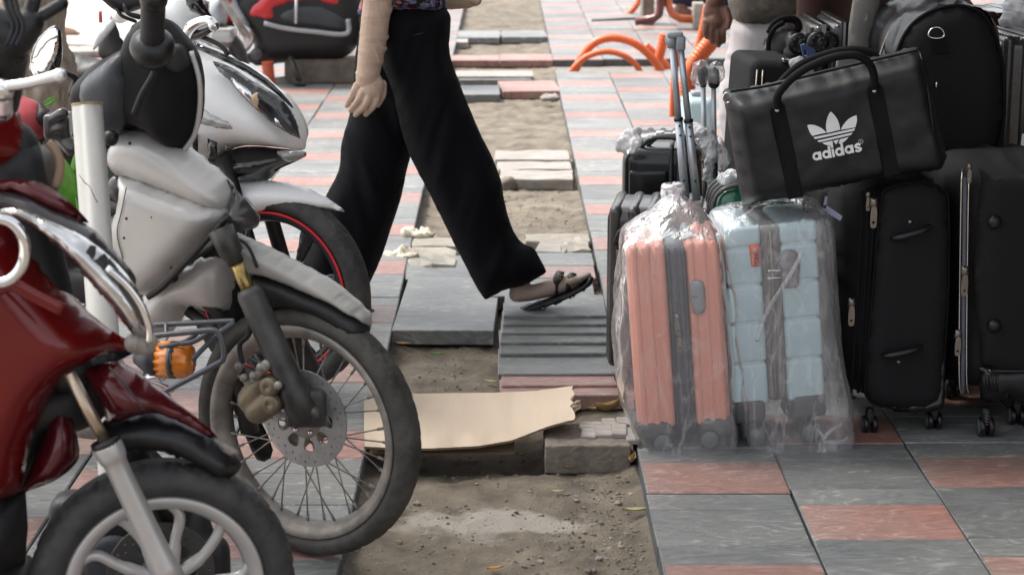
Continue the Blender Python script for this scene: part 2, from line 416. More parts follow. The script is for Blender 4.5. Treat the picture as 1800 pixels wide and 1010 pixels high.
leatherette = mat('black_leatherette', (.0075, .008, .0100), .45, var=.2, bump=.12, bscale=160, spec=.42)
shiny_leather = mat('shiny_black_leatherette', (.008, .0085, .011), .30, var=.3, bump=.3, bscale=30, spec=.45)
webbing = mat('black_webbing', (.006, .006, .007), .75, var=.25, bump=.4, bscale=350, spec=.2)
hard_black = mat('black_abs_shell', (.009, .0095, .011), .25, var=.15, coat=.2)
gunmetal = mat('gunmetal_shell', (.075, .072, .072), .26, .5, var=.08, coat=.2)
green_shell = mat('green_shell', (.012, .10, .055), .25, var=.1, coat=.4)
handle_grey = mat('handle_grey', (.30, .32, .34), .4, .2, var=.05)
tube_alu = mat('aluminium_tube', (.48, .51, .55), .35, .55, var=.05)
print_white = mat('white_print', (.82, .82, .83), .6, var=.02)
pink_tag = mat('orange_tag', (.85, .13, .04), .5, var=.05)
blue_tag = mat('blue_tag', (.03, .06, .16), .4, var=.2)
paper = mat('paper', (.75, .75, .76), .8, var=.03)
grey_board = mat('warm_grey_plastic', (.165, .155, .14), .45, var=.06)
brown_cloth = mat('dark_brown_cloth', (.045, .018, .014), .9, var=.4, scale=5)
wall_paint = mat('shop_wall_paint', (.10, .07, .06), .9, var=.2)
added_awning_mat = mat('added_awning_canvas', (.05, .055, .06), .9, var=.1)

def film_mat(name, k=1.0, seed=0.):
    """clear crumpled polythene: mostly see-through, shiny, milky along the creases"""
    m = bpy.data.materials.new(name); m.use_nodes = True; n = m.node_tree.nodes; l = m.node_tree.links
    for x in list(n): n.remove(x)
    out = n.new('ShaderNodeOutputMaterial'); tr = n.new('ShaderNodeBsdfTransparent'); tr.inputs[0].default_value = (.97, .97, .98, 1)
    pb = n.new('ShaderNodeBsdfPrincipled'); pb.inputs['Base Color'].default_value = (.86, .86, .88, 1); pb.inputs['Roughness'].default_value = .16
    pb.inputs['Specular IOR Level'].default_value = .9
    ge = n.new('ShaderNodeNewGeometry')
    mp = n.new('ShaderNodeMapping'); mp.inputs['Location'].default_value = (seed, seed*2, 0); mp.inputs['Rotation'].default_value = (.3, .55, .2); mp.inputs['Scale'].default_value = (1.6, 1, .55)
    l.new(ge.outputs['Position'], mp.inputs['Vector'])
    def rid(scale, lo, hi, mxv, dist=1.2):
        no = n.new('ShaderNodeTexNoise'); no.inputs['Scale'].default_value = scale; no.inputs['Detail'].default_value = 3; no.inputs['Distortion'].default_value = dist
        l.new(mp.outputs[0], no.inputs['Vector'])
        a = n.new('ShaderNodeMath'); a.operation = 'SUBTRACT'; a.inputs[1].default_value = .5; l.new(no.outputs['Fac'], a.inputs[0])
        b = n.new('ShaderNodeMath'); b.operation = 'ABSOLUTE'; l.new(a.outputs[0], b.inputs[0])
        r = n.new('ShaderNodeMapRange'); r.inputs['From Min'].default_value = lo; r.inputs['From Max'].default_value = hi
        r.inputs['To Min'].default_value = mxv; r.inputs['To Max'].default_value = 0; l.new(b.outputs[0], r.inputs['Value'])
        return r.outputs[0], b.outputs[0]
    r1, h1 = rid(5, 0, .022, .13*k); r2, h2 = rid(13, 0, .06, .22*k)
    ms = n.new('ShaderNodeTexNoise'); ms.inputs['Scale'].default_value = 5; l.new(mp.outputs[0], ms.inputs['Vector'])
    mk = n.new('ShaderNodeMapRange'); mk.inputs['From Min'].default_value = .46; mk.inputs['From Max'].default_value = .64; l.new(ms.outputs['Fac'], mk.inputs['Value'])
    mm = n.new('ShaderNodeMath'); mm.operation = 'MULTIPLY'; l.new(r2, mm.inputs[0]); l.new(mk.outputs[0], mm.inputs[1])
    lw = n.new('ShaderNodeLayerWeight'); lw.inputs['Blend'].default_value = .25
    q = n.new('ShaderNodeMath'); q.operation = 'MULTIPLY_ADD'; q.inputs[1].default_value = .34*k; q.inputs[2].default_value = .13*k
    l.new(lw.outputs['Facing'], q.inputs[0])
    s1 = n.new('ShaderNodeMath'); s1.operation = 'ADD'; l.new(r1, s1.inputs[0]); l.new(mm.outputs[0], s1.inputs[1])
    s2 = n.new('ShaderNodeMath'); s2.operation = 'ADD'; s2.use_clamp = True; l.new(s1.outputs[0], s2.inputs[0]); l.new(q.outputs[0], s2.inputs[1])
    bp = n.new('ShaderNodeBump'); bp.inputs['Strength'].default_value = .9; bp.inputs['Distance'].default_value = .012
    hh = n.new('ShaderNodeMath'); hh.operation = 'MULTIPLY_ADD'; hh.inputs[1].default_value = .5; l.new(h2, hh.inputs[0]); l.new(h1, hh.inputs[2])
    l.new(hh.outputs[0], bp.inputs['Height']); l.new(bp.outputs[0], pb.inputs['Normal'])
    gl = n.new('ShaderNodeBsdfGlossy'); gl.inputs['Roughness'].default_value = .12; gl.inputs[0].default_value = (1, 1, 1, 1); l.new(bp.outputs[0], gl.inputs['Normal'])
    mx = n.new('ShaderNodeMixShader'); l.new(s2.outputs[0], mx.inputs[0]); l.new(tr.outputs[0], mx.inputs[1]); l.new(pb.outputs[0], mx.inputs[2])
    fr = n.new('ShaderNodeFresnel'); fr.inputs[0].default_value = 1.4; l.new(bp.outputs[0], fr.inputs['Normal'])
    fq = n.new('ShaderNodeMath'); fq.operation = 'MULTIPLY'; fq.inputs[1].default_value = .55; l.new(fr.outputs[0], fq.inputs[0]); mx2 = n.new('ShaderNodeMixShader'); l.new(fq.outputs[0], mx2.inputs[0]); l.new(mx.outputs[0], mx2.inputs[1]); l.new(gl.outputs[0], mx2.inputs[2])
    l.new(mx2.outputs[0], out.inputs[0]); MATS[name] = m; return m
film = film_mat('polythene_film', 1.0, 0.); film_b = film_mat('polythene_film_loose', 1.0, 3.1); film_c = film_mat('polythene_film_bunched', 2.4, 1.7)

def floral_mat(name, base, cols, scale, thr=.42):
    m = bpy.data.materials.new(name); m.use_nodes = True; n = m.node_tree.nodes; l = m.node_tree.links; b = n['Principled BSDF']
    tc = n.new('ShaderNodeTexCoord'); no = n.new('ShaderNodeTexNoise'); no.inputs['Scale'].default_value = scale*.8; no.inputs['Detail'].default_value = 2
    l.new(tc.outputs['Object'], no.inputs['Vector'])
    mxv = n.new('ShaderNodeMix'); mxv.data_type = 'VECTOR'; mxv.inputs[0].default_value = .07; l.new(tc.outputs['Object'], mxv.inputs[4]); l.new(no.outputs['Color'], mxv.inputs[5])
    v = n.new('ShaderNodeTexVoronoi'); v.inputs['Scale'].default_value = scale; l.new(mxv.outputs[1], v.inputs['Vector'])
    v2 = n.new('ShaderNodeTexVoronoi'); v2.inputs['Scale'].default_value = scale; v2.feature = 'DISTANCE_TO_EDGE'; l.new(mxv.outputs[1], v2.inputs['Vector'])
    sp = n.new('ShaderNodeSeparateColor'); l.new(v.outputs['Color'], sp.inputs[0])
    cr = n.new('ShaderNodeValToRGB'); cr.color_ramp.interpolation = 'CONSTANT'
    el = cr.color_ramp.elements
    el[0].position = 0; el[0].color = base+(1,); el[1].position = thr; el[1].color = cols[0]+(1,)
    for i, c in enumerate(cols[1:]):
        e = el.new(thr+(1-thr)*(i+1)/len(cols)); e.color = c+(1,)
    l.new(sp.outputs[0], cr.inputs[0])
    lt = n.new('ShaderNodeMath'); lt.operation = 'LESS_THAN'; lt.inputs[1].default_value = .06; l.new(v2.outputs['Distance'], lt.inputs[0])
    mx = n.new('ShaderNodeMix'); mx.data_type = 'RGBA'; l.new(lt.outputs[0], mx.inputs[0]); l.new(cr.outputs[0], mx.inputs[6]); mx.inputs[7].default_value = base+(1,)
    l.new(mx.outputs[2], b.inputs['Base Color']); b.inputs['Roughness'].default_value = .8
    MATS[name] = m; return m
floral = floral_mat('floral_blouse_print', (.012, .012, .018), [(.14, .17, .45), (.10, .11, .22), (.60, .20, .17), (.25, .27, .42), (.45, .30, .25), (.5, .02, .03)], 42)
mottled = floral_mat('mottled_shirt_print', (.12, .105, .085), [(.16, .14, .115), (.09, .08, .07), (.13, .12, .10)], 30)
# ------------------------------------------------------------------ ground, pavement, trench
def struct(name, me, m, parent=None):
    o = part(name, me, m, parent)
    if parent is None: o['kind'] = 'structure'
    return o
def quad_box(x0, x1, y0, y1, z0, z1):
    return rbox(Frame((0, 0, 0)), x0, x1, z0, z1, -y1, -y0, r=0)
XL, XR, T_, TH = -.365, .352, .3612, .05
# earth under everything, out to the horizon
struct('ground', mesh_of([(-120, -20, -.13), (120, -20, -.13), (120, 260, -.13), (-120, 260, -.13)], [(0, 1, 2, 3)], False), mat('earth', (.14, .115, .085), .95, var=.2, scale=2))
road_m = mat('pale_road_concrete', (.46, .42, .37), .9, var=.08, scale=3, bump=.5, bscale=50)
struct('road', quad_box(-40, -2.75, -10, 120, -.12, -.085), road_m)
struct('kerb', quad_box(-2.74, -2.60, -10, 60, -.12, .005), pale_concrete)

def make_tile(red):
    """one square paver: a chamfered slab whose top is scored across at one third"""
    bm = bmesh.new(); h = T_/2-.0021; c = .0035; ys = [-h, h/3-.0009, h/3+.0009, h]
    def ring(i, z, x, a, b): return [bm.verts.new((-x, a, z)), bm.verts.new((x, a, z)), bm.verts.new((x, b, z)), bm.verts.new((-x, b, z))]
    t = [(-h+c, h/3-.002), (h/3+.002, h-c)]
    X = h-c; rows = []
    yv = [(-h+c, 0), (h/3-.002, 0), (h/3, -.003), (h/3+.002, 0), (h-c, 0)]
    for y, z in yv: rows.append((bm.verts.new((-X, y, z)), bm.verts.new((X, y, z))))
    for i in range(4):
        f = bm.faces.new((rows[i][0], rows[i][1], rows[i+1][1], rows[i+1][0])); f.material_index = 1 if (red and i < 2) else 0
    lo = [bm.verts.new(p) for p in ((-h, -h, -c), (h, -h, -c), (h, h, -c), (-h, h, -c))]
    bt = [bm.verts.new(p) for p in ((-h, -h, -TH), (h, -h, -TH), (h, h, -TH), (-h, h, -TH))]
    m0 = 1 if red else 0
    f = bm.faces.new((lo[0], lo[1], rows[0][1], rows[0][0])); f.material_index = m0
    f = bm.faces.new([lo[1], lo[2]]+[r[1] for r in reversed(rows)])
    f = bm.faces.new((lo[2], lo[3], rows[4][0], rows[4][1]))
    f = bm.faces.new([lo[3], lo[0]]+[r[0] for r in rows])
    for i in range(4):
        f = bm.faces.new((bt[i], bt[(i+1) % 4], lo[(i+1) % 4], lo[i])); f.material_index = 2
    bm.faces.new(list(reversed(bt))).material_index = 2
    bmesh.ops.recalc_face_normals(bm, faces=bm.faces)
    me = bpy.data.meshes.new('paving_tile'); bm.to_mesh(me); bm.free()
    for m in (grey_stone, pink_stone, dark_side): me.materials.append(m)
    return me
tile_red, tile_grey = make_tile(True), make_tile(False)
def pave(name, x_edge, sgn, phases, ncol, y0, y1, skip=lambda x, y: False):
    x_out = x_edge+sgn*T_*ncol
    base = struct(name, quad_box(min(x_edge+sgn*.012, x_out), max(x_edge+sgn*.012, x_out), y0, y1, -.128, -.054), mat('bedding_mortar', (.20, .185, .165), .95, var=.3, scale=20, bump=.8))
    cells = []
    for c in range(ncol):
        x = x_edge+sgn*T_*(c+.5)
        ph = phases[c % len(phases)]
        k0 = int(math.floor((y0-ph)/T_))
        for k in range(k0, int((y1-ph)/T_)+1):
            y = ph+(k+.5)*T_
            if y < y0+T_/2 or y > y1-T_/2 or skip(x, y): continue
            cells.append((x, y, (k % 2 == 0)))
    def vis(c): return abs(c[0]/c[1]) < .30
    cells.sort(key=lambda c: (not vis(c), c[1]))
    rest = bmesh.new()
    for i, (x, y, red) in enumerate(cells):
        me = tile_red if red else tile_grey
        L = Vector((x+random.uniform(-.0015, .0015), y+random.uniform(-.0015, .0015), random.uniform(-.0022, .0012)))
        rot = (random.uniform(-.004, .004), random.uniform(-.004, .004), random.uniform(-.004, .004))
        if i < 292:
            o = bpy.data.objects.new('paving_tile', me); col.objects.link(o); o.location = L; o.rotation_euler = rot; o.parent = base
        else:
            m2 = me.copy(); m2.transform(Matrix.Translation(L) @ Matrix.Rotation(rot[2], 4, 'Z')); rest.from_mesh(m2); bpy.data.meshes.remove(m2)
    me = bpy.data.meshes.new('far_paving_tiles'); rest.to_mesh(me); rest.free()
    o = part('far_paving_tiles', me, [grey_stone, pink_stone, dark_side], base, kind='stuff')
    return base
hole = lambda x, y: 13.2 < y < 14.0 and x < 1.75
pave('right_pavement', XR, 1, [4.617, 4.29, 4.665, 4.31, 4.62, 4.28], 15, 2.2, 34, hole)
pave('left_pavement', XL, -1, [4.90, 4.58, 4.93, 4.60], 6, 2.2, 34)

# the dug-out strip between the two pavements
def dirt_height(x, y):
    z = -.062+.010*noise.fractal(Vector((x*3, y*3, 0)), .6, 2, 4)+.007*noise.fractal(Vector((x*14, y*14, 3)), .7, 2, 4)
    z += .003*noise.noise(Vector((x*55, y*55, 9)))
    z += .022*math.exp(-((y-7.7)/.45)**2)*max(0, .6+noise.noise(Vector((x*5, y*3, 2))))   # the heap behind the walker
    z -= .07*math.exp(-((y-5.24)/.23)**4)*math.exp(-((x+.10)/.30)**6)                      # hollow under the cardboard
    e = min(x-XL, XR-x); z += .016*max(0, 1-e/.05)*(.5+noise.noise(Vector((x*9, y*9, 5))))
    return z
nx, ys_ = 46, [2.2]
while ys_[-1] < 30: ys_.append(ys_[-1]+max(.014, .0035*ys_[-1]))
vv, ff = [], []
for y in ys_:
    for i in range(nx+1):
        x = XL-.02+(XR-XL+.04)*i/nx; vv.append((x, y, dirt_height(x, y)))
for j in range(len(ys_)-1):
    for i in range(nx): a = j*(nx+1)+i; ff.append((a, a+1, a+nx+2, a+nx+1))
dirt_m = mat('packed_earth', (.098, .079, .058), .95, var=.30, scale=9, bump=1, bscale=140, c2=(.172, .145, .11), detail=9)
# a spill of dried cement on the earth
n = dirt_m.node_tree.nodes; l = dirt_m.node_tree.links; b = n['Principled BSDF']
prev = b.inputs['Base Color'].links[0].from_socket
ge = n.new('ShaderNodeNewGeometry'); mp = n.new('ShaderNodeMapping'); mp.vector_type = 'POINT'; mp.inputs['Location'].default_value = (.02, -4.56*1.9, 0); mp.inputs['Scale'].default_value = (1, 1.9, 0)
l.new(ge.outputs['Position'], mp.inputs['Vector'])
ln = n.new('ShaderNodeVectorMath'); ln.operation = 'LENGTH'; l.new(mp.outputs[0], ln.inputs[0])
no = n.new('ShaderNodeTexNoise'); no.inputs['Scale'].default_value = 11; no.inputs['Detail'].default_value = 8; l.new(ge.outputs['Position'], no.inputs['Vector'])
ad = n.new('ShaderNodeMath'); ad.operation = 'MULTIPLY_ADD'; ad.inputs[1].default_value = .62; l.new(no.outputs['Fac'], ad.inputs[0]); l.new(ln.outputs['Value'], ad.inputs[2])
mr = n.new('ShaderNodeMapRange'); mr.inputs['From Min'].default_value = .43; mr.inputs['From Max'].default_value = .53; mr.inputs['To Min'].default_value = .85; mr.inputs['To Max'].default_value = 0; l.new(ad.outputs[0], mr.inputs['Value'])
mx = n.new('ShaderNodeMix'); mx.data_type = 'RGBA'; l.new(mr.outputs[0], mx.inputs[0]); l.new(prev, mx.inputs[6]); mx.inputs[7].default_value = (.33, .30, .265, 1)
l.new(mx.outputs[2], b.inputs['Base Color'])
struct('dirt_strip', mesh_of(vv, ff), dirt_m)

# gravel and crumbs
def pebble(s):
    bm = bmesh.new(); bmesh.ops.create_icosphere(bm, subdivisions=1, radius=1)
    for v in bm.verts: v.co *= .7+.5*random.random()
    for v in bm.verts: v.co = Vector((v.co.x*s, v.co.y*s*.9, v.co.z*s*.6))
    return bm
gb = bmesh.new()
for i in range(5200):
    y = 3.9+(random.random()**1.7)*6; x = random.uniform(XL+.01, XR-.01)
    if y < 5 and random.random() < .5: x = XR-.02-abs(random.gauss(0, .12))
    s = random.choice([.0014, .0018, .0022, .0025, .003, .004, .0055]) if random.random() < .975 else random.uniform(.007, .012)
    p = pebble(s); m_ = bpy.data.meshes.new('t'); p.to_mesh(m_); p.free()
    m_.transform(Matrix.Translation((x, y, dirt_height(x, y)+s*.2)) @ Matrix.Rotation(random.random()*6, 4, 'Z')); gb.from_mesh(m_); bpy.data.meshes.remove(m_)
me = bpy.data.meshes.new('gravel'); gb.to_mesh(me); gb.free()
o = part('gravel', me, mat('gravel_stone', (.12, .10, .078), .95, var=.5, scale=14, c2=(.26, .23, .19)), kind='stuff'); o['label'] = 'loose gravel and crumbs of earth scattered in the dug strip'

# loose slabs lying in the strip: near/far edges given on the ground, then tipped
def slab(x0, x1, y0, y1, z, th=.05, rx=0., ry=0., rz=0., m=None, label='', group='loose paving slabs in the dug strip', rough=0., cat='paving slab', name='loose_slab'):
    L, W = x1-x0, y1-y0
    Fz = Frame((0, 0, 0)); bm = bmesh.new()
    nx_, ny_ = max(2, int(L/.03)), 2
    me = rbox(Fz, -L/2, L/2, -th, 0, -W/2, W/2, r=.003, seg=1)
    if rough:
        bm.from_mesh(me); bmesh.ops.subdivide_edges(bm, edges=bm.edges[:], cuts=3, use_grid_fill=True); bm.to_mesh(me)
        wobble(me, rough, 12, seed=x0*7+y0)
    bm.free()
    me.polygons.foreach_set('use_smooth', [False]*len(me.polygons))
    me.transform(Matrix.Translation(((x0+x1)/2, (y0+y1)/2, z)) @ Matrix.Rotation(R(rz), 4, 'Z') @ Matrix.Rotation(R(ry), 4, 'Y') @ Matrix.Rotation(R(rx), 4, 'X'))
    return solo(name, me, m or grey_stone, label, cat, group)
def gy(py, z=0.): return G(900, py, z).y
def gx(px, py, z=0.): return G(px, py, z).x
# big pale slab under the walker
slab(gx(694, 578), gx(874, 578), gy(580), gy(487), .0, .05, rz=-1.5, label='wide grey slab lying flat in front of the bare earth, under the walker', m=grey_stone)
slab(-.375, .0, gy(484), gy(448), -.006, .05, rx=1.5, rz=4, label='grey slab with a slanting front edge behind the wide flat slab')
# the run of shingled slabs leaning on each other along the right pavement
rows = [(690, 640, grey_stone), (616, 598, 0), (598, 582, 0), (582, 565, 0), (566, 549, 0), (549, 520, 0)]
shg = 'overlapping slabs stacked like shingles beside the right pavement'
edge_px = [(655, 618), (619, 599), (600, 581), (583, 566), (568, 551), (553, 534)]
names = ['grey slab directly behind the red slabs, broadest of the shingled row', 'second grey slab of the shingled row, counting back from the red slabs', 'third grey slab of the shingled row, counting back from the red slabs',
         'fourth grey slab of the shingled row, lying under a cracked corner', 'fifth grey slab of the shingled row, just below the lifted sandal', 'sixth grey slab of the shingled row, right under the lifted sandal']
zt = .012
for i, (a, b_) in enumerate(edge_px):
    y0 = gy(a, zt); slab(-.018+.004*i, .342, y0, y0+.33, zt-.006, .020, rx=-1.5, rz=random.uniform(-1.2, 1.2), label=names[i], group=shg); zt += .0075
slab(-.012, .346, gy(692, 0), gy(692, 0)+.33, -.006, .045, rx=-.8, rz=1.0, m=pink_stone, label='red slab at the near end of the shingled row, its red side showing', group=shg)
slab(-.008, .335, gy(676, .004), gy(676, .004)+.3, .001, .012, rx=-1, rz=.6, m=pink_stone, label='thin red slab lying on the near red slab', group=shg)
# pale chips on the concrete block
cb = solo('concrete_block', wobble(fuse(rbox(Frame((0, 0, 0)), gx(958, 825, -.06), XR-.015, -.068, .012, -(gy(828, -.06)+.20), -gy(828, -.06), r=.004), .004, 0), .0025, 45), concrete, 'rough brown concrete block under the right end of the cardboard', 'concrete block')
chips = [(1018, 1062, 752, 742), (1046, 1078, 765, 750), (1077, 1104, 765, 748), (1022, 1050, 766, 752), (1060, 1085, 748, 738), (1085, 1112, 748, 738), (1100, 1122, 772, 752)]
chip_lab = ['pale paver chip at the back left of the block, next to the cardboard', 'pale square paver chip in the middle of the front row on the block', 'pale square paver chip right of the middle in the front row on the block',
            'pale paver chip at the front left, half under the torn cardboard corner', 'pale paver chip in the middle of the back row on the block', 'pale paver chip at the right of the back row on the block', 'tall pale paver chip wedged against the right pavement corner']
for i, (a, b_, c, d) in enumerate(chips):
    slab(gx(a, c, .02), gx(b_, c, .02), gy(c, .02), gy(d, .02)+.012, .020+.003*(i % 3), .016, rz=random.uniform(-6, 6), m=pale_stone, label=chip_lab[i], group='pale chips on the concrete block', cat='stone chip', name='stone_chip')
# farther slabs
def far_slab(xa, xb, yt, yb, m, lab, th=.05, rz=0, rough=0., z=-.005): slab(gx(xa, yb), gx(xb, yb), gy(yb, z), gy(yt, z), z, th, rz=rz, m=m, label=lab, rough=rough)
far_slab(795, 880, 54, 66, grey_stone, 'farthest grey slab across the strip, left half', rz=-2)
far_slab(880, 962, 54, 65, grey_stone, 'farthest grey slab across the strip, right half', rz=3)
far_slab(793, 822, 68, 74, pale_stone, 'small white block at the left edge of the far strip')
far_slab(790, 878, 97, 106, pink_stone, 'pink slab across the far strip, left of a pair')
far_slab(879, 972, 95, 106, pink_stone, 'pink slab across the far strip, right of a pair')
far_slab(800, 938, 124, 134, pale_stone, 'low stack of two pale slabs between the pairs of pink slabs', rz=1)
far_slab(806, 934, 134, 140, grey_stone, 'brown-edged slab just below the low pale slab', rz=1, z=-.02)
far_slab(795, 878, 150, 166, grey_stone, 'grey topped slab with dark front edge beside a red-edged one', rz=1)
far_slab(879, 983, 142, 160, pink_stone, 'red-edged slab tipped beside the grey one, pale stone lying on its corner', rz=4)
solo('stone', wobble(blob(G(967, 172, -.01), .06, .05, .022), .012, 30), pale_stone, 'pale lump of stone by the corner of the red-edged slab', 'stone')
far_slab(870, 1002, 264, 280, pale_stone, 'upper pale broken slab in the layered pile behind the trouser leg', .03, rough=.006, z=.0)
far_slab(874, 1006, 280, 297, pale_stone, 'middle pale broken slab in the layered pile behind the trouser leg', .03, rz=2, rough=.006, z=-.01)
far_slab(880, 1010, 298, 315, pale_stone, 'lower pale broken slab with a crumbled front in the layered pile', .05, rz=-2, rough=.01, z=-.012)
solo('stone', wobble(blob(G(893, 325, -.04), .045, .04, .035), .012, 30), concrete, 'grey square stone at the left end of the layered pile', 'stone')
far_slab(722, 860, 418, 432, pale_concrete, 'long pale kerb piece behind the trouser legs', .05, rough=.006)
far_slab(718, 800, 434, 466, pale_concrete, 'rough pale concrete lump next to the left pavement edge', .06, rough=.02, z=.0)
far_slab(925, 1038, 412, 424, pale_concrete, 'long pale broken kerb piece right of the front trouser leg', .05, rough=.006)
far_slab(945, 1000, 424, 442, pale_stone, 'small slab lying askew against the broken kerb piece', .03, rz=-8)
far_slab(985, 1037, 415, 440, pale_concrete, 'pale rounded concrete lump at the pavement corner', .05, rough=.02)
far_slab(890, 1045, 444, 466, grey_stone, 'grey paver crossing the strip behind the sandal', z=.0)
far_slab(940, 1048, 467, 488, pink_stone, 'faded pink paver crossing the strip just behind the sandal', z=.002)
far_slab(860, 1046, 489, 520, grey_stone, 'grey paver under the toes of the lifted sandal', z=.004)
for p, lab in (((705, 448), 'crumpled cream rag on the left pavement edge'), ((735, 412), 'small crumpled cream rag in the earth')):
    solo('rag', wobble(wobble(blob(G(*p), .07, .05, .018, 24), .02, 25, 1), .01, 60), mat('cream_rag', (.62, .56, .46), .9, var=.1), lab, 'rag')
# leaves
def leaf(px, py, z, s, m, lab, rot=0, curl=.4, grp='fallen leaves'):
    c = G(px, py, z); F_ = Frame((0, 0, 0)); vs2, fs2 = [], []
    for i in range(9):
        t = i/8; wd = math.sin(math.pi*t**.8)*.32+.01
        for k in (-1, -.5, 0, .5, 1):
            x = (t-.5)*2*s; y = k*wd*s; zz = curl*s*(abs(k)**1.5*.5+(t-.5)**2)+.0015
            vs2.append(c+Matrix.Rotation(rot, 3, 'Z') @ Vector((x, y, zz)))
    for i in range(8):
        for k in range(4): a = i*5+k; fs2.append((a, a+1, a+6, a+5))
    bm = bmesh.new(); bm.from_mesh(mesh_of(vs2, fs2)); bmesh.ops.solidify(bm, geom=bm.faces[:], thickness=.0008); me = bpy.data.meshes.new('l'); bm.to_mesh(me); bm.free()
    me.polygons.foreach_set('use_smooth', [True]*len(me.polygons))
    solo('fallen_leaf', me, m, lab, 'leaf', grp)
leaf(1068, 722, .0, .038, dry_leaf, 'curled brown leaf against the red slab edge', .5, 1.1)
leaf(1112, 812, -.03, .030, dry_leaf, 'brown leaf in the gap beside the concrete block', 1.3, .9)
leaf(1005, 822, -.05, .020, dry_leaf, 'orange-brown leaf at the foot of the concrete block', .2)
leaf(1118, 898, -.05, .028, pale_leaf, 'pale yellow-green leaf on the earth by the right pavement', .1)
leaf(768, 623, -.05, .020, leaf_green, 'small green leaf on the earth in front of the wide slab', -.2)
leaf(708, 606, -.04, .028, dry_leaf, 'brown leaf against the front of the wide slab', -.1)
leaf(862, 672, -.05, .022, pale_leaf, 'pale leaf beside the shingled slabs', -.4)
leaf(980, 865, -.05, .018, pale_leaf, 'greenish leaf on the edge of the cement spill', .0)
leaf(870, 1000, -.05, .020, mat('orange_leaf', (.55, .25, .05), .7), 'orange leaf at the bottom edge of the earth strip', .3)
leaf(1045, 722, .0, .022, dry_leaf, 'dark curled leaf left of the brown one by the red slab', .1, .8)
# cardboard
Fc = Frame((0, 0, 0))
top_edge = [(640, 700), (712, 695), (790, 694), (870, 693), (940, 690), (1000, 682)]
bot_edge = [(640, 788), (712, 791), (760, 791), (840, 787), (900, 777), (965, 752), (1010, 740)]
def lerpx(E, x):
    for i in range(len(E)-1):
        if x <= E[i+1][0] or i == len(E)-2:
            t = (x-E[i][0])/(E[i+1][0]-E[i][0]); return E[i][1]*(1-t)+E[i+1][1]*t
def zc(x): return .012+.045*max(0, (x-.02)/.16)**1.3 if x > .02 else .012
cols_ = 60; vv, ff = [], []
rowsn = 12
for i in range(cols_+1):
    pxx = 640+(1006-640)*i/cols_
    for j in range(rowsn+1):
        t = j/rowsn; x_ = gx(pxx, 740, .02)
        z_ = zc(x_)+.002*noise.noise(Vector((x_*9, t*3, 1)))+(.004*math.sin(x_*60)*(1-t) if t < .2 else 0)
        g = G(pxx+(random.uniform(-4, 6) if i == cols_ else 0), lerpx(bot_edge, pxx)*(1-t)+lerpx(top_edge, pxx)*t, z_)
        vv.append((g.x, g.y, z_))
for i in range(cols_):
    for j in range(rowsn): a = i*(rowsn+1)+j; ff.append((a, a+rowsn+1, a+rowsn+2, a+1))
bm = bmesh.new(); bm.from_mesh(mesh_of(vv, ff)); ret = bmesh.ops.solidify(bm, geom=bm.faces[:], thickness=-.006); me = bpy.data.meshes.new('c'); bm.to_mesh(me); bm.free()
me.materials.append(cardboard); me.materials.append(card_edge)
for p in me.polygons:
    p.use_smooth = True; p.material_index = 1 if abs(p.normal.z) < .6 else 0
me.set_sharp_from_angle(angle=R(40))
t = thing('cardboard_sheet', 'flattened sheet of brown corrugated cardboard bridging the dug strip', 'cardboard', G(820, 760, 0))
me.transform(root_inv(t)); o = bpy.data.objects.new('sheet', me); col.objects.link(o); o.parent = t
# torn corner shreds
sh = []
for i in range(9):
    c = V(1006+random.uniform(-3, 4), 715+random.uniform(-18, 18), G(1006, 722, .05).y); e = c+Vector((random.uniform(.008, .028), random.uniform(-.01, .01), random.uniform(0, .022)))
    sh.append(tube([c, (c+e)/2+Vector((0, 0, .003)), e], [.004, .003, .001], 5))
part('torn_edge', join(*sh), cardboard, t)
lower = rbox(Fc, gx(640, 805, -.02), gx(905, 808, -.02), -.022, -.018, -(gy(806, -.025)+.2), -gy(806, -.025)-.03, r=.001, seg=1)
part('folded_flap', lower, [mat('shadow_brown_card', (.16, .115, .07), .85)], t)  # flap coloured dark brown for the shadow under the sheet
# ------------------------------------------------------------------ luggage on the right
LG = 'suitcases lined up for sale on the right pavement'
def text_mesh(s, F_, u, v, size, w0, ang=0, t=.0006, off=.0):
    c = bpy.data.curves.new('t', 'FONT'); c.body = s; c.size = size; c.extrude = t/2; c.offset = off; c.align_x = 'CENTER'; c.align_y = 'CENTER'
    o = bpy.data.objects.new('t', c); col.objects.link(o); dg = bpy.context.evaluated_depsgraph_get()
    me = bpy.data.meshes.new_from_object(o.evaluated_get(dg)); bpy.data.objects.remove(o)
    ca, sa = math.cos(ang), math.sin(ang)
    for q in me.vertices:
        x, y, z = q.co; q.co = F_.p(u+x*ca-y*sa, v+x*sa+y*ca, w0+z)
    return me
def caster(F_, u, v, w_, r, along_u, parent, m=None, hub=True):
    """twin wheel caster; the wheel stands on v=0 of the frame"""
    if along_u: K = Frame(F_.p(u, r, w_)); K.u, K.v, K.n = -F_.n, F_.v, F_.u
    else: K = Frame(F_.p(u, r, w_)); K.u, K.v, K.n = F_.u, F_.v, F_.n
    c = part('caster', join(rbox(K, -r*.55, r*.55, r*.1, r*1.5, -.011, .011, .005), tube([K.p(0, r*.9, 0), K.p(0, r*1.9, 0)], r*.45, 10)), matte_plastic, parent)
    for s in (-1, 1):
        prof = [(r*.30, s*.006), (r*.95, s*.006), (r, s*.009), (r, s*.016), (r*.93, s*.019), (r*.80, s*.020), (r*.78, s*.0185), (r*.2, s*.0185), (.0005, s*.020)]
        part('wheel', lathe(K, 0, 0, prof, 28, closed=False), m or black_plastic, c)
        part('hub_cap', lathe(K, 0, 0, [(r*.76, s*.0187), (r*.72, s*.0205), (.0005, s*.021)], 24, closed=False), caster_grey, c)
    return c
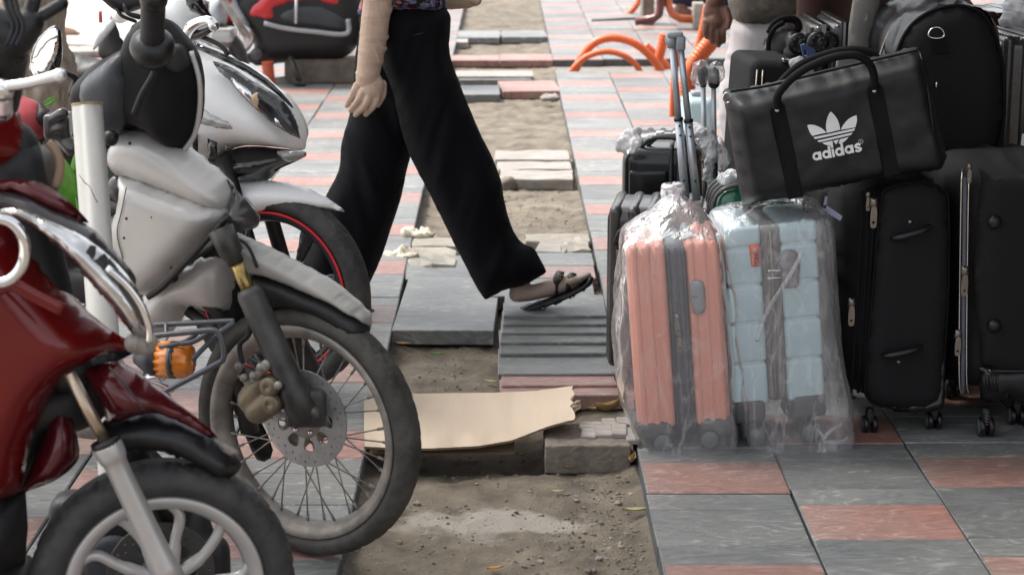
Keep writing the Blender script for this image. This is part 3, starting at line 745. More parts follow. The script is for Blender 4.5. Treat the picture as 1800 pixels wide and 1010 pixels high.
def zip_pull(F_, px_, py_, w_, parent, s=1., rot=0.):
    u, v = F_.px(px_, py_, w_)
    o1 = [(u-.006*s, v+.012*s), (u+.006*s, v+.012*s), (u+.0075*s, v-.004*s), (u-.0075*s, v-.004*s)]
    o2 = smooth_outline([(u-.0045*s, v-.004*s), (u+.0045*s, v-.004*s), (u+.0055*s, v-.030*s), (u+.0035*s, v-.038*s), (u-.0035*s, v-.038*s), (u-.0055*s, v-.030*s)], 2)
    part('zip_pull', join(inflate(F_, o1, .008*s, w0=w_, res=.003), plate(F_, o2, .0025, w_+.003, holes=[circ(u, v-.029*s, .0025*s, 10)])), steel_pull, parent)
def film_bag(F_, levels, m, seg=96, sub=7, amp=.006, seed=0, shrink=1.):
    """a loose polythene bag: superellipse rings fitted to (left px, right px, y px, front w, back w, squareness)"""
    L = []
    for (xl, xr, y, wf, wb, e) in levels:
        a = F_.px(xl, y, (wf+wb)/2); b = F_.px(xr, y, (wf+wb)/2); L.append(Vector((a[0], b[0], (a[1]+b[1])/2))), L.append(Vector((wf, wb, e)))
    A = spline(L[0::2], sub); B = spline(L[1::2], sub); vs_, fs = [], []
    for i in range(len(A)):
        u0, u1, v = A[i]; wf, wb, e = B[i]
        for k in range(seg):
            a = 2*math.pi*k/seg; c, s = math.cos(a), math.sin(a)
            x = math.copysign(abs(c)**(2/e), c); y = math.copysign(abs(s)**(2/e), s)
            vs_.append(F_.p((u0+u1)/2+(u1-u0)/2*x, v, (wf+wb)/2+(wf-wb)/2*y))
    for i in range(len(A)-1):
        for k in range(seg): a = i*seg+k; b = i*seg+(k+1) % seg; fs.append((a, b, b+seg, a+seg))
    me = mesh_of(vs_, fs); me.update(); N_ = [v.normal.copy() for v in me.vertices]
    for v, nn in zip(me.vertices, N_):
        q = v.co*7+Vector((seed, 0, 0)); t = abs(noise.noise(q+Vector((0, 0, v.co.x*4))))*1.5+abs(noise.noise(q*2.6))*.7
        v.co += nn*amp*(.9-t*1.6)
    return me
# --- coral suitcase
P0 = G(1208, 791); F_ = Frame(P0, yaw=2, roll=-4.6)
t = thing('suitcase', 'coral pink hard suitcase standing in a knotted clear plastic bag', 'suitcase', P0, LG)
uL, vB = F_.px(1122, 762); uR = F_.px(1287, 762)[0]; vT = F_.px(1180, 430)[1]; D = .27
uz0, uz1 = F_.px(1188, 700)[0], F_.px(1219, 700)[0]
def ribbed_half(a, b, n, outer_left):
    g = [rbox(F_, a, b, vB, vT, -D, 0, .028, 5)]
    ww = (b-a)/n
    for i in range(n):
        m0 = a+ww*(i+.12)+(.006 if outer_left and i == 0 else 0); m1 = a+ww*(i+.88)-(.006 if not outer_left and i == n-1 else 0)
        g.append(rbox(F_, m0, m1, vB+.012, vT+.0035, -D-.0035, .0035, .027, 5))
    return join(*g)
part('front_shell', ribbed_half(uL, uz0, 3, True), coral_shell, t)
part('back_shell', ribbed_half(uz1, uR, 3, False), coral_shell, t)
zb = part('zip_band', rbox(F_, uz0-.002, uz1+.002, vB+.006, vT-.004, -D+.006, -.004, .02, 4), zip_tape, t)
zm = (uz0+uz1)/2
part('zip', join(rbox(F_, zm-.004, zm+.004, vB+.01, vT-.01, -.02, -.0005, .001, 1), rbox(F_, uz0, uz0+.006, vB+.01, vT-.01, -.02, .003, .002, 1), rbox(F_, uz1-.006, uz1, vB+.01, vT-.01, -.02, .003, .002, 1)), mat('zip_teeth', (.05, .052, .06), .6), zb)
zip_pull(F_, 1190, 560, .004, t, 1.1); zip_pull(F_, 1194, 590, .004, t, 1.1)
lk = part('lock_plate', inflate(F_, smooth_outline(F_.pts([(1212, 497), (1236, 494), (1240, 535), (1236, 548), (1222, 552), (1216, 540)]), 3), .014, .004, w0=.006, res=.006), handle_grey, t)
u_, v_ = F_.px(1221, 519); part('keyhole', rbox(F_, u_-.006, u_-.002, v_-.001, v_+.001, .012, .0145, .0005, 1), matte_plastic, lk)
part('keyhole', rbox(F_, u_+.001, u_+.006, v_-.001, v_+.001, .012, .0145, .0005, 1), matte_plastic, lk)
part('side_handle', join(tube(spline([F_.p(zm+.035, vT, -.05), F_.p(zm+.035, vT+.014, -.07), F_.p(zm+.035, vT+.016, -.12), F_.p(zm+.035, vT+.014, -.16), F_.p(zm+.035, vT, -.18)], 4), .009, 10, sq=1.4)), handle_grey, t)
for a, b in ((uL-.003, uz0-.012), (uz1+.012, uR+.003)):
    o = smooth_outline([(a, vB-.022), (b, vB-.022), (b, vB+.004), (b-.02*(1 if b < 0 else -0), vB+.026), (b-.022, vB+.033), (a+.02, vB+.033), (a, vB+.026)], 1)
    part('corner_guard', rbox(F_, a, b, vB-.02, vB+.030, -D-.004, .006, .014, 3), guard_grey, t)
r_ = .029
for uu, ww in ((F_.px(1165, 770)[0], .004), (F_.px(1247, 768)[0], .004), (F_.px(1170, 770)[0], -D+.03), (F_.px(1250, 768)[0], -D+.03)):
    caster(F_, uu, 0, ww-.015, r_, False, t)
lv = [(1140, 1290, 783, .035, -D-.02, 4), (1122, 1295, 768, .04, -D-.03, 5), (1100, 1290, 710, .03, -D-.03, 6), (1081, 1288, 640, .03, -D-.03, 6), (1076, 1284, 570, .028, -D-.03, 6), (1082, 1276, 500, .024, -D-.03, 6),
      (1089, 1268, 440, .022, -D-.025, 6), (1092, 1263, 408, .016, -D-.02, 6), (1112, 1248, 388, -.03, -D+.03, 3.5), (1146, 1226, 362, -.08, -D+.08, 2.5), (1172, 1204, 346, -.115, -.16, 2), (1177, 1197, 338, -.125, -.15, 2), (1165, 1205, 328, -.11, -.17, 2), (1170, 1198, 323, -.12, -.16, 2)]
fb = solo('plastic_bag', film_bag(F_, lv, film, seed=1.3, amp=.0045), film, 'clear plastic bag knotted at the top over the coral suitcase', 'plastic bag', 'clear plastic bags over new luggage')
def knot(x, y, Y, s, seed, m=None):
    me = blob(V(x, y, Y), s, s*.8, s*.9, 28); wobble(me, s*.9, 28, seed); return me
solo('plastic_knot', knot(1184, 334, F_.at(1184, 334, -.17).y, .024, 3), film_c, 'bunched knot of the clear bag above the coral suitcase', 'plastic knot')
# --- ice blue suitcase
P0 = G(1375, 783); F_ = Frame(P0, yaw=-3, roll=-4.6)
t = thing('suitcase', 'ice blue hard suitcase with quilted blocks, wrapped in a loose clear plastic bag', 'suitcase', P0, LG)
uL, vB = F_.px(1291, 716); uR = F_.px(1452, 735)[0]; vT = F_.px(1370, 393)[1]; D = .26
uz0, uz1 = F_.px(1352, 700)[0], F_.px(1386, 700)[0]
for nm, a, b in (('front_shell', uL, uz0), ('back_shell', uz1, uR)):
    vb = [vB, F_.px(1370, 634)[1], F_.px(1370, 564)[1], F_.px(1370, 497)[1], F_.px(1370, 431)[1], vT]
    g = [rbox(F_, a+.0035, b-.0035, vB+.004, vT-.004, -D+.004, -.0035, .016, 3)]
    for k in range(5): g.append(rbox(F_, a, b, vb[k]+.0012, vb[k+1]-.0012, -D, .0, .011, 5))
    g.append(rbox(F_, a+.02, b-.02, vB+.02, vT-.02, -D+.02, .0025, .02, 4))
    part(nm, join(*g[:-1]), blue_shell, t)
zb = part('zip_band', rbox(F_, uz0-.004, uz1+.004, vB+.004, vT-.006, -D+.01, -.006, .02, 4), zip_taupe, t)
zm = (uz0+uz1)/2; part('zip', join(rbox(F_, zm-.003, zm+.003, vB+.01, vT-.02, -.02, -.002, .001, 1), rbox(F_, zm-.012, zm-.010, vB+.01, vT-.02, -.02, -.003, .0005, 1)), steel_pull, zb)
lk = part('lock_plate', inflate(F_, smooth_outline(F_.pts([(1372, 445), (1392, 438), (1404, 452), (1403, 500), (1386, 505), (1376, 500)]), 3), .014, .005, w0=.006, res=.006), mat('mauve_grey_plate', (.22, .20, .22), .4), t)
for yy in (476, 489): part('lock_bar', tube([F_.at(1352, yy, .012), F_.at(1383, yy-2, .014)], .0018, 8), chrome, lk)
part('lock_stud', join(blob(F_.at(1352, 476, .01), .005, seg=10), blob(F_.at(1352, 489, .01), .005, seg=10)), chrome, lk)
tg = part('brand_tag', inflate(F_, smooth_outline(F_.pts([(1317, 430), (1334, 428), (1338, 467), (1321, 469)], .004), 2, keep=(0, 1, 2, 3)), .006, .003, w0=.004, res=.005), pink_tag, t)
uu, v_ = F_.px(1329, 453, .007); part('tag_print', text_mesh('ING', F_, uu, v_, .018, .0076, -math.pi/2+.05, off=.0004), mat('navy_print', (.01, .02, .10), .5), tg)
uu, v_ = F_.px(1326, 438, .007); part('tag_emblem', plate(F_, circ(uu, v_, .0045, 14), .0006, .0076), mat('pink_print', (.8, .35, .25), .5), tg)
for a, b in ((uL-.003, uz0-.010), (uz1+.010, uR+.003)): part('corner_guard', rbox(F_, a, b, vB-.048, vB+.018, -D-.003, .005, .014, 3), guard_grey, t)
for uu, ww in ((F_.px(1330, 765)[0], 0), (F_.px(1425, 765)[0], 0), (F_.px(1335, 765)[0], -D+.03), (F_.px(1425, 765)[0], -D+.03)): caster(F_, uu, 0, ww-.02, .030, False, t)
lv = [(1310, 1488, 781, .05, -D-.02, 4), (1300, 1492, 770, .06, -D-.03, 4), (1292, 1489, 735, .05, -D-.03, 5), (1284, 1474, 660, .035, -D-.03, 6), (1273, 1466, 580, .03, -D-.03, 6), (1263, 1462, 490, .025, -D-.03, 6),
      (1252, 1458, 430, .024, -D-.03, 6), (1252, 1455, 398, .022, -D-.025, 6), (1258, 1450, 374, .012, -D-.02, 5), (1275, 1438, 364, -.03, -D+.02, 4), (1305, 1420, 360, -.06, -D+.06, 3), (1345, 1380, 359, -.11, -.15, 2)]
solo('plastic_bag', film_bag(F_, lv, film_b, seed=5.3, amp=.0065), film_b, 'loose clear plastic bag draped over the ice blue suitcase and trailing on the paving', 'plastic bag', 'clear plastic bags over new luggage')
# the straps of twisted film across it
tw = thing('twisted_film', 'twisted folds of clear film lying across the ice blue suitcase', 'plastic film', F_.at(1400, 500, .03))
for P in ([(1410, 445), (1385, 490), (1350, 545), (1330, 600)], [(1480, 745), (1462, 755), (1448, 775), (1478, 776), (1492, 768)]):
    part('film_fold', tube(spline([F_.at(x, y, .032) for x, y in P], 5), .005, 8, sq=.3), film, tw)

# --- soft black suitcase with slanting handles
P0 = G(1585, 762); F_ = Frame(P0, yaw=-4)
t = thing('suitcase', 'soft black suitcase with two slanted handles and rounded front pocket, under the bag', 'suitcase', P0, LG)
O = smooth_outline(F_.pts([(1516, 322), (1560, 309), (1635, 306), (1664, 322), (1674, 360), (1674, 600), (1660, 700), (1640, 716), (1540, 716), (1496, 694), (1478, 660), (1474, 600), (1480, 500), (1496, 360)]), 4)
part('body', inflate(F_, O, .40, .035, w0=-.20, res=.02, power=2.4), nylon, t)
O = smooth_outline(F_.pts([(1547, 350), (1562, 328), (1595, 319), (1632, 320), (1655, 332), (1664, 356), (1664, 500), (1656, 640), (1646, 706), (1600, 716), (1545, 710), (1522, 696), (1519, 660), (1532, 500)]), 4)
fp = part('front_pocket', inflate(F_, O, .05, .014, w0=.012, res=.014), nylon, t)
part('piping', tube([F_.p(x, y, .016) for x, y in O], .0035, 6, closed=True), webbing, fp)
part('gusset_zip', join(*[tube(spline([F_.at(a, 335, .002), F_.at(a-8, 500, .006), F_.at(a-20, 690, .004)], 5), .004, 6) for a in (1528, 1537, 1516)]), webbing, t)
for (x0, y0, x1, y1) in ((1566, 419, 1636, 397), (1550, 625, 1620, 607)):
    a, b = F_.at(x0, y0, .045), F_.at(x1, y1, .045); q = spline([a, a.lerp(b, .25)+F_.n*.016, a.lerp(b, .75)+F_.n*.016, b], 5)
    h = part('carry_handle', tube(q, [.004+.006*math.sin(math.pi*i/(len(q)-1))**.4 for i in range(len(q))], 10, sq=1.3), black_plastic, t)
    part('handle_badge', blob(a.lerp(b, .52)+F_.n*.022, .006, .003, .003, 10, F_), chrome, h)
for x, y in ((1600, 390), (1580, 636)): part('rivet', blob(F_.at(x, y, .037), .006, .004, .006, 12, F_), steel_pull, t)
zip_pull(F_, 1536, 360, .018, t, 1.6); zip_pull(F_, 1497, 535, .014, t, 1.5); zip_pull(F_, 1526, 345, .01, t, 1.0)
part('corner_guard', inflate(F_, smooth_outline(F_.pts([(1570, 708), (1630, 702), (1646, 680), (1650, 600), (1657, 600), (1658, 700), (1640, 719), (1570, 720)]), 2), .06, .01, w0=.015, res=.012), black_plastic, t)
for uu, ww in ((F_.px(1531, 750)[0], -.02), (F_.px(1648, 750)[0], -.04), (F_.px(1540, 750)[0], -.36), (F_.px(1640, 750)[0], -.36)): caster(F_, uu, 0, ww, .024, True, t)
# --- black suitcase at the right edge
P0 = G(1731, 766); F_ = Frame(P0, yaw=-3)
t = thing('suitcase', 'large black suitcase with chrome edged zip and domed studs at the right edge', 'suitcase', P0, LG)
O = smooth_outline(F_.pts([(1680, 315), (1700, 290), (1760, 284), (1930, 280), (1960, 320), (1960, 690), (1930, 705), (1710, 702), (1682, 690), (1674, 640), (1684, 500), (1676, 400)]), 4)
part('body', inflate(F_, O, .42, .035, w0=-.21, res=.022, power=2.4), nylon, t)
fp = part('front_panel', inflate(F_, smooth_outline(F_.pts([(1724, 318), (1735, 306), (1920, 304), (1938, 320), (1938, 640), (1724, 640)]), 2), .04, .012, w0=.008, res=.02), nylon, t)
part('bottom_guard', inflate(F_, smooth_outline(F_.pts([(1722, 652), (1730, 642), (1930, 640), (1940, 700), (1790, 704), (1770, 690), (1755, 704), (1722, 700)]), 2), .06, .01, w0=.008, res=.012), black_plastic, t)
part('guard_ridge', join(*[tube([F_.at(x, 658, .04), F_.at(x, 690, .042)], .0025, 6) for x in range(1730, 1760, 6)]+[tube([F_.at(1736, 652, .04), F_.at(1920, 652, .04)], .003, 6)]), black_plastic, t)
part('guard_rivet', blob(F_.at(1740, 651, .042), .005, seg=10), steel_pull, t)
for x in (1690, 1703): part('zip_edge', tube(spline([F_.at(x+4, 300, -.01), F_.at(x, 318, .006), F_.at(x-3, 500, .008), F_.at(x-4, 660, .008), F_.at(x, 692, 0)], 5), .0022, 6), chrome, t)
part('zip', tube(spline([F_.at(1696, 312, .0), F_.at(1694, 500, .004), F_.at(1692, 690, 0)], 4), .006, 6), zip_tape, t)
zip_pull(F_, 1696, 480, .012, t, 1.6); zip_pull(F_, 1684, 590, .012, t, 1.4); zip_pull(F_, 1704, 296, .004, t, 1)
for y in (390, 572): part('stud', blob(F_.at(1748, y, .03), .019, .014, .019, 20, F_), black_plastic, t)
for uu, ww in ((F_.px(1732, 750)[0], 0), (F_.px(1806, 745)[0], -.1), (F_.px(1900, 745)[0], -.02), (F_.px(1740, 745)[0], -.38)): caster(F_, uu, 0, ww, .027, True, t)
part('caster_spring', tube([F_.p(F_.px(1732, 750)[0]+.006*math.cos(k*.7), .036+.0009*k, .012+.006*math.sin(k*.7)) for k in range(40)], .0014, 5), steel_pull, t)

# --- the printed bag
F_ = Frame((V(1470, 240, 5.13).x, 5.13, V(1470, 240, 5.13).z), yaw=2, pitch=0)
t = thing('travel_bag', 'black leatherette travel bag with white three-leaf logo lying tilted on the suitcases', 'travel bag', F_.p(0, -.2, 0))
O = smooth_outline(F_.pts([(1273, 168), (1282, 160), (1315, 161), (1435, 132), (1550, 105), (1616, 87), (1626, 97), (1637, 130), (1652, 200), (1667, 262), (1666, 296), (1648, 306), (1550, 317), (1450, 338), (1370, 354), (1308, 367), (1300, 325), (1286, 240)], .06), 4, keep=(0, 15))
TB = .25; part('body', inflate(F_, O, TB, .05, res=.011, power=2.6, fold=lambda x, y: .007*noise.fractal(Vector((x*7, y*7, 1)), .6, 2, 3)), leatherette, t)
wf = TB/2+.002
def strip(L, th=.006, w0=wf, m=webbing, nm='strap', par=t, off=0): return part(nm, plate(F_, F_.pts(L, w0), th, w0+off, bend=lambda x, y: .007*noise.fractal(Vector((x*7, y*7, 1)), .6, 2, 3), res=.02), m, par)
strip([(1362, 180), (1370, 174), (1380, 186), (1412, 345), (1386, 351), (1354, 196)]); strip([(1530, 143), (1541, 141), (1552, 155), (1581, 305), (1555, 312), (1525, 160)])
hs_ = [[(1366, 190), (1370, 163), (1405, 128), (1455, 104), (1500, 97), (1524, 108), (1535, 128), (1537, 156)]]
q = spline([F_.at(x, y, wf+.012+.03*math.sin(math.pi*i/7)) for i, (x, y) in enumerate(hs_[0])], 6)
part('handle', tube(q, .0105, 12), webbing, t)
q = spline([F_.at(x, y, -.09) for x, y in [(1366, 165), (1372, 146), (1410, 112), (1465, 92), (1510, 88), (1540, 100), (1556, 135)]], 6); part('handle', tube(q, .0105, 12), webbing, t)
for x, y in ((1366, 193), (1537, 159)): part('rivet', blob(F_.at(x, y, wf+.006), .0065, .003, .0065, 14, F_), chrome, t)
part('seam', tube(spline([F_.at(x, y, w_) for x, y, w_ in ((1617, 92, .03), (1626, 130, .09), (1634, 180, .112), (1643, 250, .112), (1648, 298, .07))], 5), .003, 6), leatherette, t)
part('zip_piping', tube(spline([F_.at(x, y, .055) for x, y in ((1284, 161), (1350, 151), (1435, 130), (1550, 103), (1612, 89))], 5), .0035, 6), webbing, t)
part('zip_ring', tube([F_.at(1278+7*math.cos(a), 172+9*math.sin(a), .05) for a in np.linspace(0, 6.28, 17)[:-1]], .0018, 6, closed=True), chrome, t)
lz = lambda L: [(1400+x/7.77, 170+y/7.77) for x, y in L]
logo = [([(150, 400), (172, 386), (250, 390), (340, 430), (412, 490), (215, 535), (182, 485)], (0, 4, 5)), ([(468, 203), (512, 245), (560, 312), (588, 390), (597, 455), (415, 495), (403, 400), (415, 312), (438, 245)], (0, 4, 5)),
        ([(822, 255), (828, 330), (806, 420), (606, 455), (640, 390), (700, 320), (760, 280)], (0, 2, 3)), ([(233, 554), (802, 434), (786, 468), (252, 578)], (0, 1, 2, 3)), ([(280, 600), (770, 491), (742, 526), (307, 620)], (0, 1, 2, 3)),
        ([(350, 628), (490, 600), (497, 655), (470, 664), (405, 656)], (0, 1, 2)), ([(497, 602), (578, 583), (543, 652)], (0, 1, 2)), ([(592, 581), (716, 552), (670, 600), (622, 630), (576, 642)], (0, 1, 4))]
wp = TB/2+.003; bn = lambda x, y: .007*noise.fractal(Vector((x*7, y*7, 1)), .6, 2, 3)
for L, k in logo:
    O = F_.pts(lz(L), wp); O = smooth_outline(O, 5, keep=k)
    part('logo_shape', plate(F_, O, .0012, wp, bend=bn, res=.012), print_white, t)
# the word under it, drawn letter by letter
b0 = F_.px(*lz([(228, 878)])[0], wp); b1 = F_.px(*lz([(905, 742)])[0], wp)
ang = math.atan2(b1[1]-b0[1], b1[0]-b0[0]); U = math.hypot(b1[0]-b0[0], b1[1]-b0[1])/6.02
def LT(L, x0): return [(b0[0]+U*((x+x0)*math.cos(ang)-(y)*math.sin(ang)), b0[1]+U*((x+x0)*math.sin(ang)+y*math.cos(ang))) for x, y in L]
def bowl(x0, tall):
    part('letter', plate(F_, LT(circ(.52, .5, .52, 28), x0), .0012, wp, holes=[LT(circ(.50, .5, .22, 20), x0)], bend=bn), print_white, t)
    part('letter_stem', plate(F_, LT([(.78, 0), (1.08, 0), (1.08, tall), (.78, tall)], x0), .0013, wp+.0003, bend=bn), print_white, t)
bowl(0, 1.0); bowl(1.18, 1.45)
part('letter', plate(F_, LT([(2.36, 0), (2.64, 0), (2.64, 1), (2.36, 1)], 0), .0012, wp, bend=bn), print_white, t); part('letter_stem', plate(F_, LT([(2.36, 1.15), (2.64, 1.15), (2.64, 1.45), (2.36, 1.45)], 0), .0012, wp, bend=bn), print_white, t)
bowl(2.74, 1.45); bowl(3.92, 1.0)
S = spline([(.80, .80, 0), (.50, .93, 0), (.20, .76, 0), (.30, .57, 0), (.62, .44, 0), (.76, .26, 0), (.46, .08, 0), (.12, .22, 0)], 5)
Lf, Rt = [], []
for i, p in enumerate(S):
    d = (S[min(i+1, len(S)-1)]-S[max(i-1, 0)]).normalized(); n_ = Vector((-d.y, d.x, 0))*.14; Lf.append(((p+n_).x, (p+n_).y)); Rt.append(((p-n_).x, (p-n_).y))
part('letter', plate(F_, LT(Lf+Rt[::-1], 5.08), .0012, wp, bend=bn), print_white, t)
ru, rv = F_.px(*lz([(880, 612)])[0], wp)
part('registered_mark', join(plate(F_, circ(ru, rv, .0062, 20), .0012, wp, holes=[circ(ru, rv, .005, 18)], bend=bn), text_mesh('R', F_, ru, rv, .009, wp+bn(ru, rv), ang)), mat('grey_print', (.4, .4, .4), .6), t)

# --- round-ended duffel standing behind it
F_ = Frame((V(1665, 150, 5.42).x, 5.42, V(1665, 150, 5.42).z), yaw=-3)
t = thing('duffel_bag', 'bulky black duffel with a round end panel and metal ring, standing behind the printed bag', 'travel bag', F_.p(0, -.35, -.1))
O = smooth_outline(F_.pts([(1572, 130), (1580, 80), (1605, 40), (1645, 16), (1690, 10), (1728, 26), (1752, 70), (1764, 140), (1763, 215), (1748, 270), (1715, 300), (1600, 310), (1575, 250)]), 4)
part('end_panel', inflate(F_, O, .06, .03, w0=.0, res=.02), nylon, t)
part('piping', tube([F_.p(x, y, .004) for x, y in O], .005, 6, closed=True), webbing, t)
K = [F_.p(x, y, 0) for x, y in O]; cen = F_.at(1665, 160); vs_, fs = [], []; M = len(K)
for i in range(15):
    f = i/14; s_ = 1.0+.03*math.sin(math.pi*f); off = -F_.n*(.40*f)+F_.u*(.012*f)+F_.v*(.03*f)
    for p in K: vs_.append(cen+(p-cen)*s_+off)
for i in range(14):
    for k in range(M): fs.append((i*M+k, i*M+(k+1) % M, (i+1)*M+(k+1) % M, (i+1)*M+k))
fs.append(tuple(range(14*M, 15*M)))
part('body', wobble(mesh_of(vs_, fs), .022, 7, 3, (1, 1.6, .7)), shiny_leather, t)
part('ring', tube([F_.at(1646+14*math.cos(a), 62-14*math.sin(a)*(1 if math.sin(a) > 0 else .4), .045) for a in np.linspace(0, 6.28, 25)[:-1]], .0024, 8, closed=True), chrome, t)
part('ring_tab', plate(F_, F_.pts([(1636, 68), (1660, 66), (1666, 92), (1640, 95)], .035), .006, .035), webbing, t)
part('side_zip', tube(spline([F_.at(x, y, w_) for x, y, w_ in ((1540, 150, -.1), (1548, 95, -.12), (1572, 40, -.15), (1600, 8, -.18))], 5), .004, 6), steel_pull, t)
part('zip_pull', blob(F_.at(1646, 150, .04), .003, .003, .010, 10, F_), chrome, t)
# what it stands on, added unseen, also to keep the floor gaps dark
for xa, xb, yt, lab in ((1442, 1682, 330, 'plain black suitcase hidden behind the soft one with slanted handles'), (1690, 1900, 298, 'plain black suitcase hidden behind the large one at the right edge')):
    Fq = Frame((V((xa+xb)/2, yt, 5.62).x, 5.62, 0)); a_, b_ = Fq.px(xa, yt), Fq.px(xb, yt)
    t = thing('suitcase', lab, 'suitcase', Fq.o, LG); part('body', rbox(Fq, a_[0], b_[0], .02, a_[1], -.36, 0, .03), nylon, t)
    part('front_pocket', rbox(Fq, a_[0]+.03, b_[0]-.03, .06, a_[1]-.04, -.02, .02, .02), nylon, t)
# --- ribbed gunmetal suitcase behind the coral one
def shell_case(name_lab, xl, xr, yt, Yf, D, body_m, ribs, yaw=0, z0=.05, roll=0, rr=.04, grp=LG, rib_axis='u', cat='suitcase', yb=None, bag=None):
    P0 = Vector((V((xl+xr)/2, yt, Yf).x, Yf, 0)); F_ = Frame(P0, yaw=yaw, roll=roll)
    u0, vT = F_.px(xl, yt); u1 = F_.px(xr, yt)[0]; vb = z0 if yb is None else F_.px(xl, yb)[1]
    t = thing('suitcase', name_lab, cat, F_.p(0, vb-.05 if yb is None else vb, 0), grp)
    g = [rbox(F_, u0, u1, vb, vT, -D, 0, rr, 5)]
    n = ribs
    if n:
        ww = (u1-u0)/n
        for i in range(n): g.append(rbox(F_, max(u0+.004, u0+ww*(i+.14)), min(u1-.004, u0+ww*(i+.86)), vb+.01, vT+.005, -D-.005, .005, rr*.95, 5))
    part('shell', join(*g), body_m, t)
    if yb is None:
        for uu in (u0+.05, u1-.05):
            for ww in (-.04, -D+.04): caster(F_, uu, 0, ww, .024, False, t)
    return t, F_, u0, u1, vb, vT
t, F_, u0, u1, vb, vT = shell_case('gunmetal ribbed hard suitcase standing behind the coral one', 1066, 1258, 366, 5.55, .27, gunmetal, 6, yaw=8)
part('side_handle', tube(spline([F_.at(1083, 425, .005), F_.at(1092, 408, .03), F_.at(1108, 400, .03), F_.at(1118, 402, .005)], 5), .012, 10), hard_black, t)
part('lock', rbox(F_, u0+.03, u0+.05, vT-.16, vT-.12, 0, .012, .003), steel_pull, t)
def trolley(t, F_, bots, tops, r, m_low, m_up, grip, split=.55, holes=True):
    for (b, tp) in zip(bots, tops):
        a, c = F_.at(*b), F_.at(*tp); mid = a.lerp(c, split)
        part('handle_tube', tube([a, mid], r*1.25, 12), m_low, t); part('handle_tube', tube([mid-(c-a)*.01, c], r, 12), m_up, t)
        part('tube_collar', tube([mid-(c-a)*.012, mid+(c-a)*.008], r*1.45, 12), black_plastic, t)
        if holes: [part('tube_button', blob(a.lerp(c, k)+F_.n*r*1.2, .0035, seg=8), black_plastic, t) for k in (.13, .42, .48)]
B0 = F_.o; F2 = Frame(Vector((F_.o.x, 5.62, 0)))
trolley(t, F2, [(1205, 352), (1225, 352)], [(1181, 75), (1196, 80)], .0095, tube_alu, tube_alu, None, .52)
gq = part('grip', join(rbox(Frame(F2.at(1188, 72)), -.028, .022, -.014, .018, -.045, -.02, .008), tube([F2.at(1179, 62, .0), F2.at(1181, 84, .0)], .013, 12), rbox(Frame(F2.at(1196, 76)), -.014, .014, -.022, .022, -.014, .018, .008),
      rbox(Frame(F2.at(1188, 63)), -.026, .020, -.006, .012, -.014, .018, .007)), handle_grey, t)
# --- black hard case further back, film caught on its corner
t, F_, u0, u1, vb, vT = shell_case('glossy black hard suitcase behind the gunmetal one, film caught on its corner', 1093, 1240, 262, 6.35, .26, hard_black, 0, yaw=6, rr=.05)
part('side_panel', rbox(F_, u0+.025, u1-.12, vT-.20, vT-.07, -.01, .012, .02, 4), hard_black, t)
part('recess_trim', rbox(F_, u0+.03, u0+.13, vT-.165, vT-.155, .01, .016, .002), steel_pull, t)
part('zip_band', join(rbox(F_, u0+.155, u0+.170, vb+.02, vT+.008, -.25, .010, .004, 1), rbox(F_, u0+.180, u0+.195, vb+.02, vT+.008, -.25, .010, .004, 1)), black_plastic, t)
part('top_handle', join(*[tube(spline([F_.p(u0+.06+k*.02, vT, -.05-k*.03), F_.p(u0+.10+k*.02, vT+.03, -.05-k*.03), F_.p(u0+.18+k*.02, vT+.03, -.05-k*.03), F_.p(u0+.22+k*.02, vT, -.05-k*.03)], 5), .008, 8) for k in range(2)]), gunmetal, t)
t2 = thing('suitcase', 'black ribbed hard suitcase standing behind the glossy black one', 'suitcase', (V(1165, 240, 6.8).x, 6.8, 0), LG)
Fq = Frame((V(1165, 240, 6.8).x, 6.8, 0), yaw=5); a_, b_ = Fq.px(1102, 246), Fq.px(1262, 246)
part('shell', join(rbox(Fq, a_[0], b_[0], .05, a_[1], -.28, 0, .04), *[rbox(Fq, a_[0]+.02+k*.045, a_[0]+.05+k*.045, .06, a_[1]+.007, -.27, .006, .03) for k in range(6)]), hard_black, t2)
part('latch', join(*[rbox(Fq, a_[0]+.10+k*.06, a_[0]+.13+k*.06, a_[1]-.01, a_[1]+.02, -.12, -.06, .004) for k in range(3)]), chrome, t2)
# crumpled film lying on them
def crumple(x, y, Y, sx, sy, sz, lab, seed=0, m=film_c):
    me = blob(V(x, y, Y), sx, sy, sz, 40); wobble(me, min(sx, sz)*.5, 12, seed); wobble(me, min(sx, sz)*.16, 34, seed+2)
    solo('plastic_film', me, m, lab, 'plastic film')
crumple(1106, 248, 6.3, .045, .05, .035, 'crumpled film on the left corner of the glossy black suitcase', 1, film_c)
crumple(1160, 240, 6.9, .09, .05, .012, 'flat clear film lying over the ribbed black suitcase', 2)
crumple(1222, 230, 6.6, .035, .04, .03, 'bluish film bunched beside the aluminium handle', 4)
crumple(1262, 275, 5.9, .03, .04, .055, 'film trailing down beside the black handle bars', 6)
crumple(1288, 318, 5.6, .035, .04, .03, 'film bunched above the green suitcase', 8)
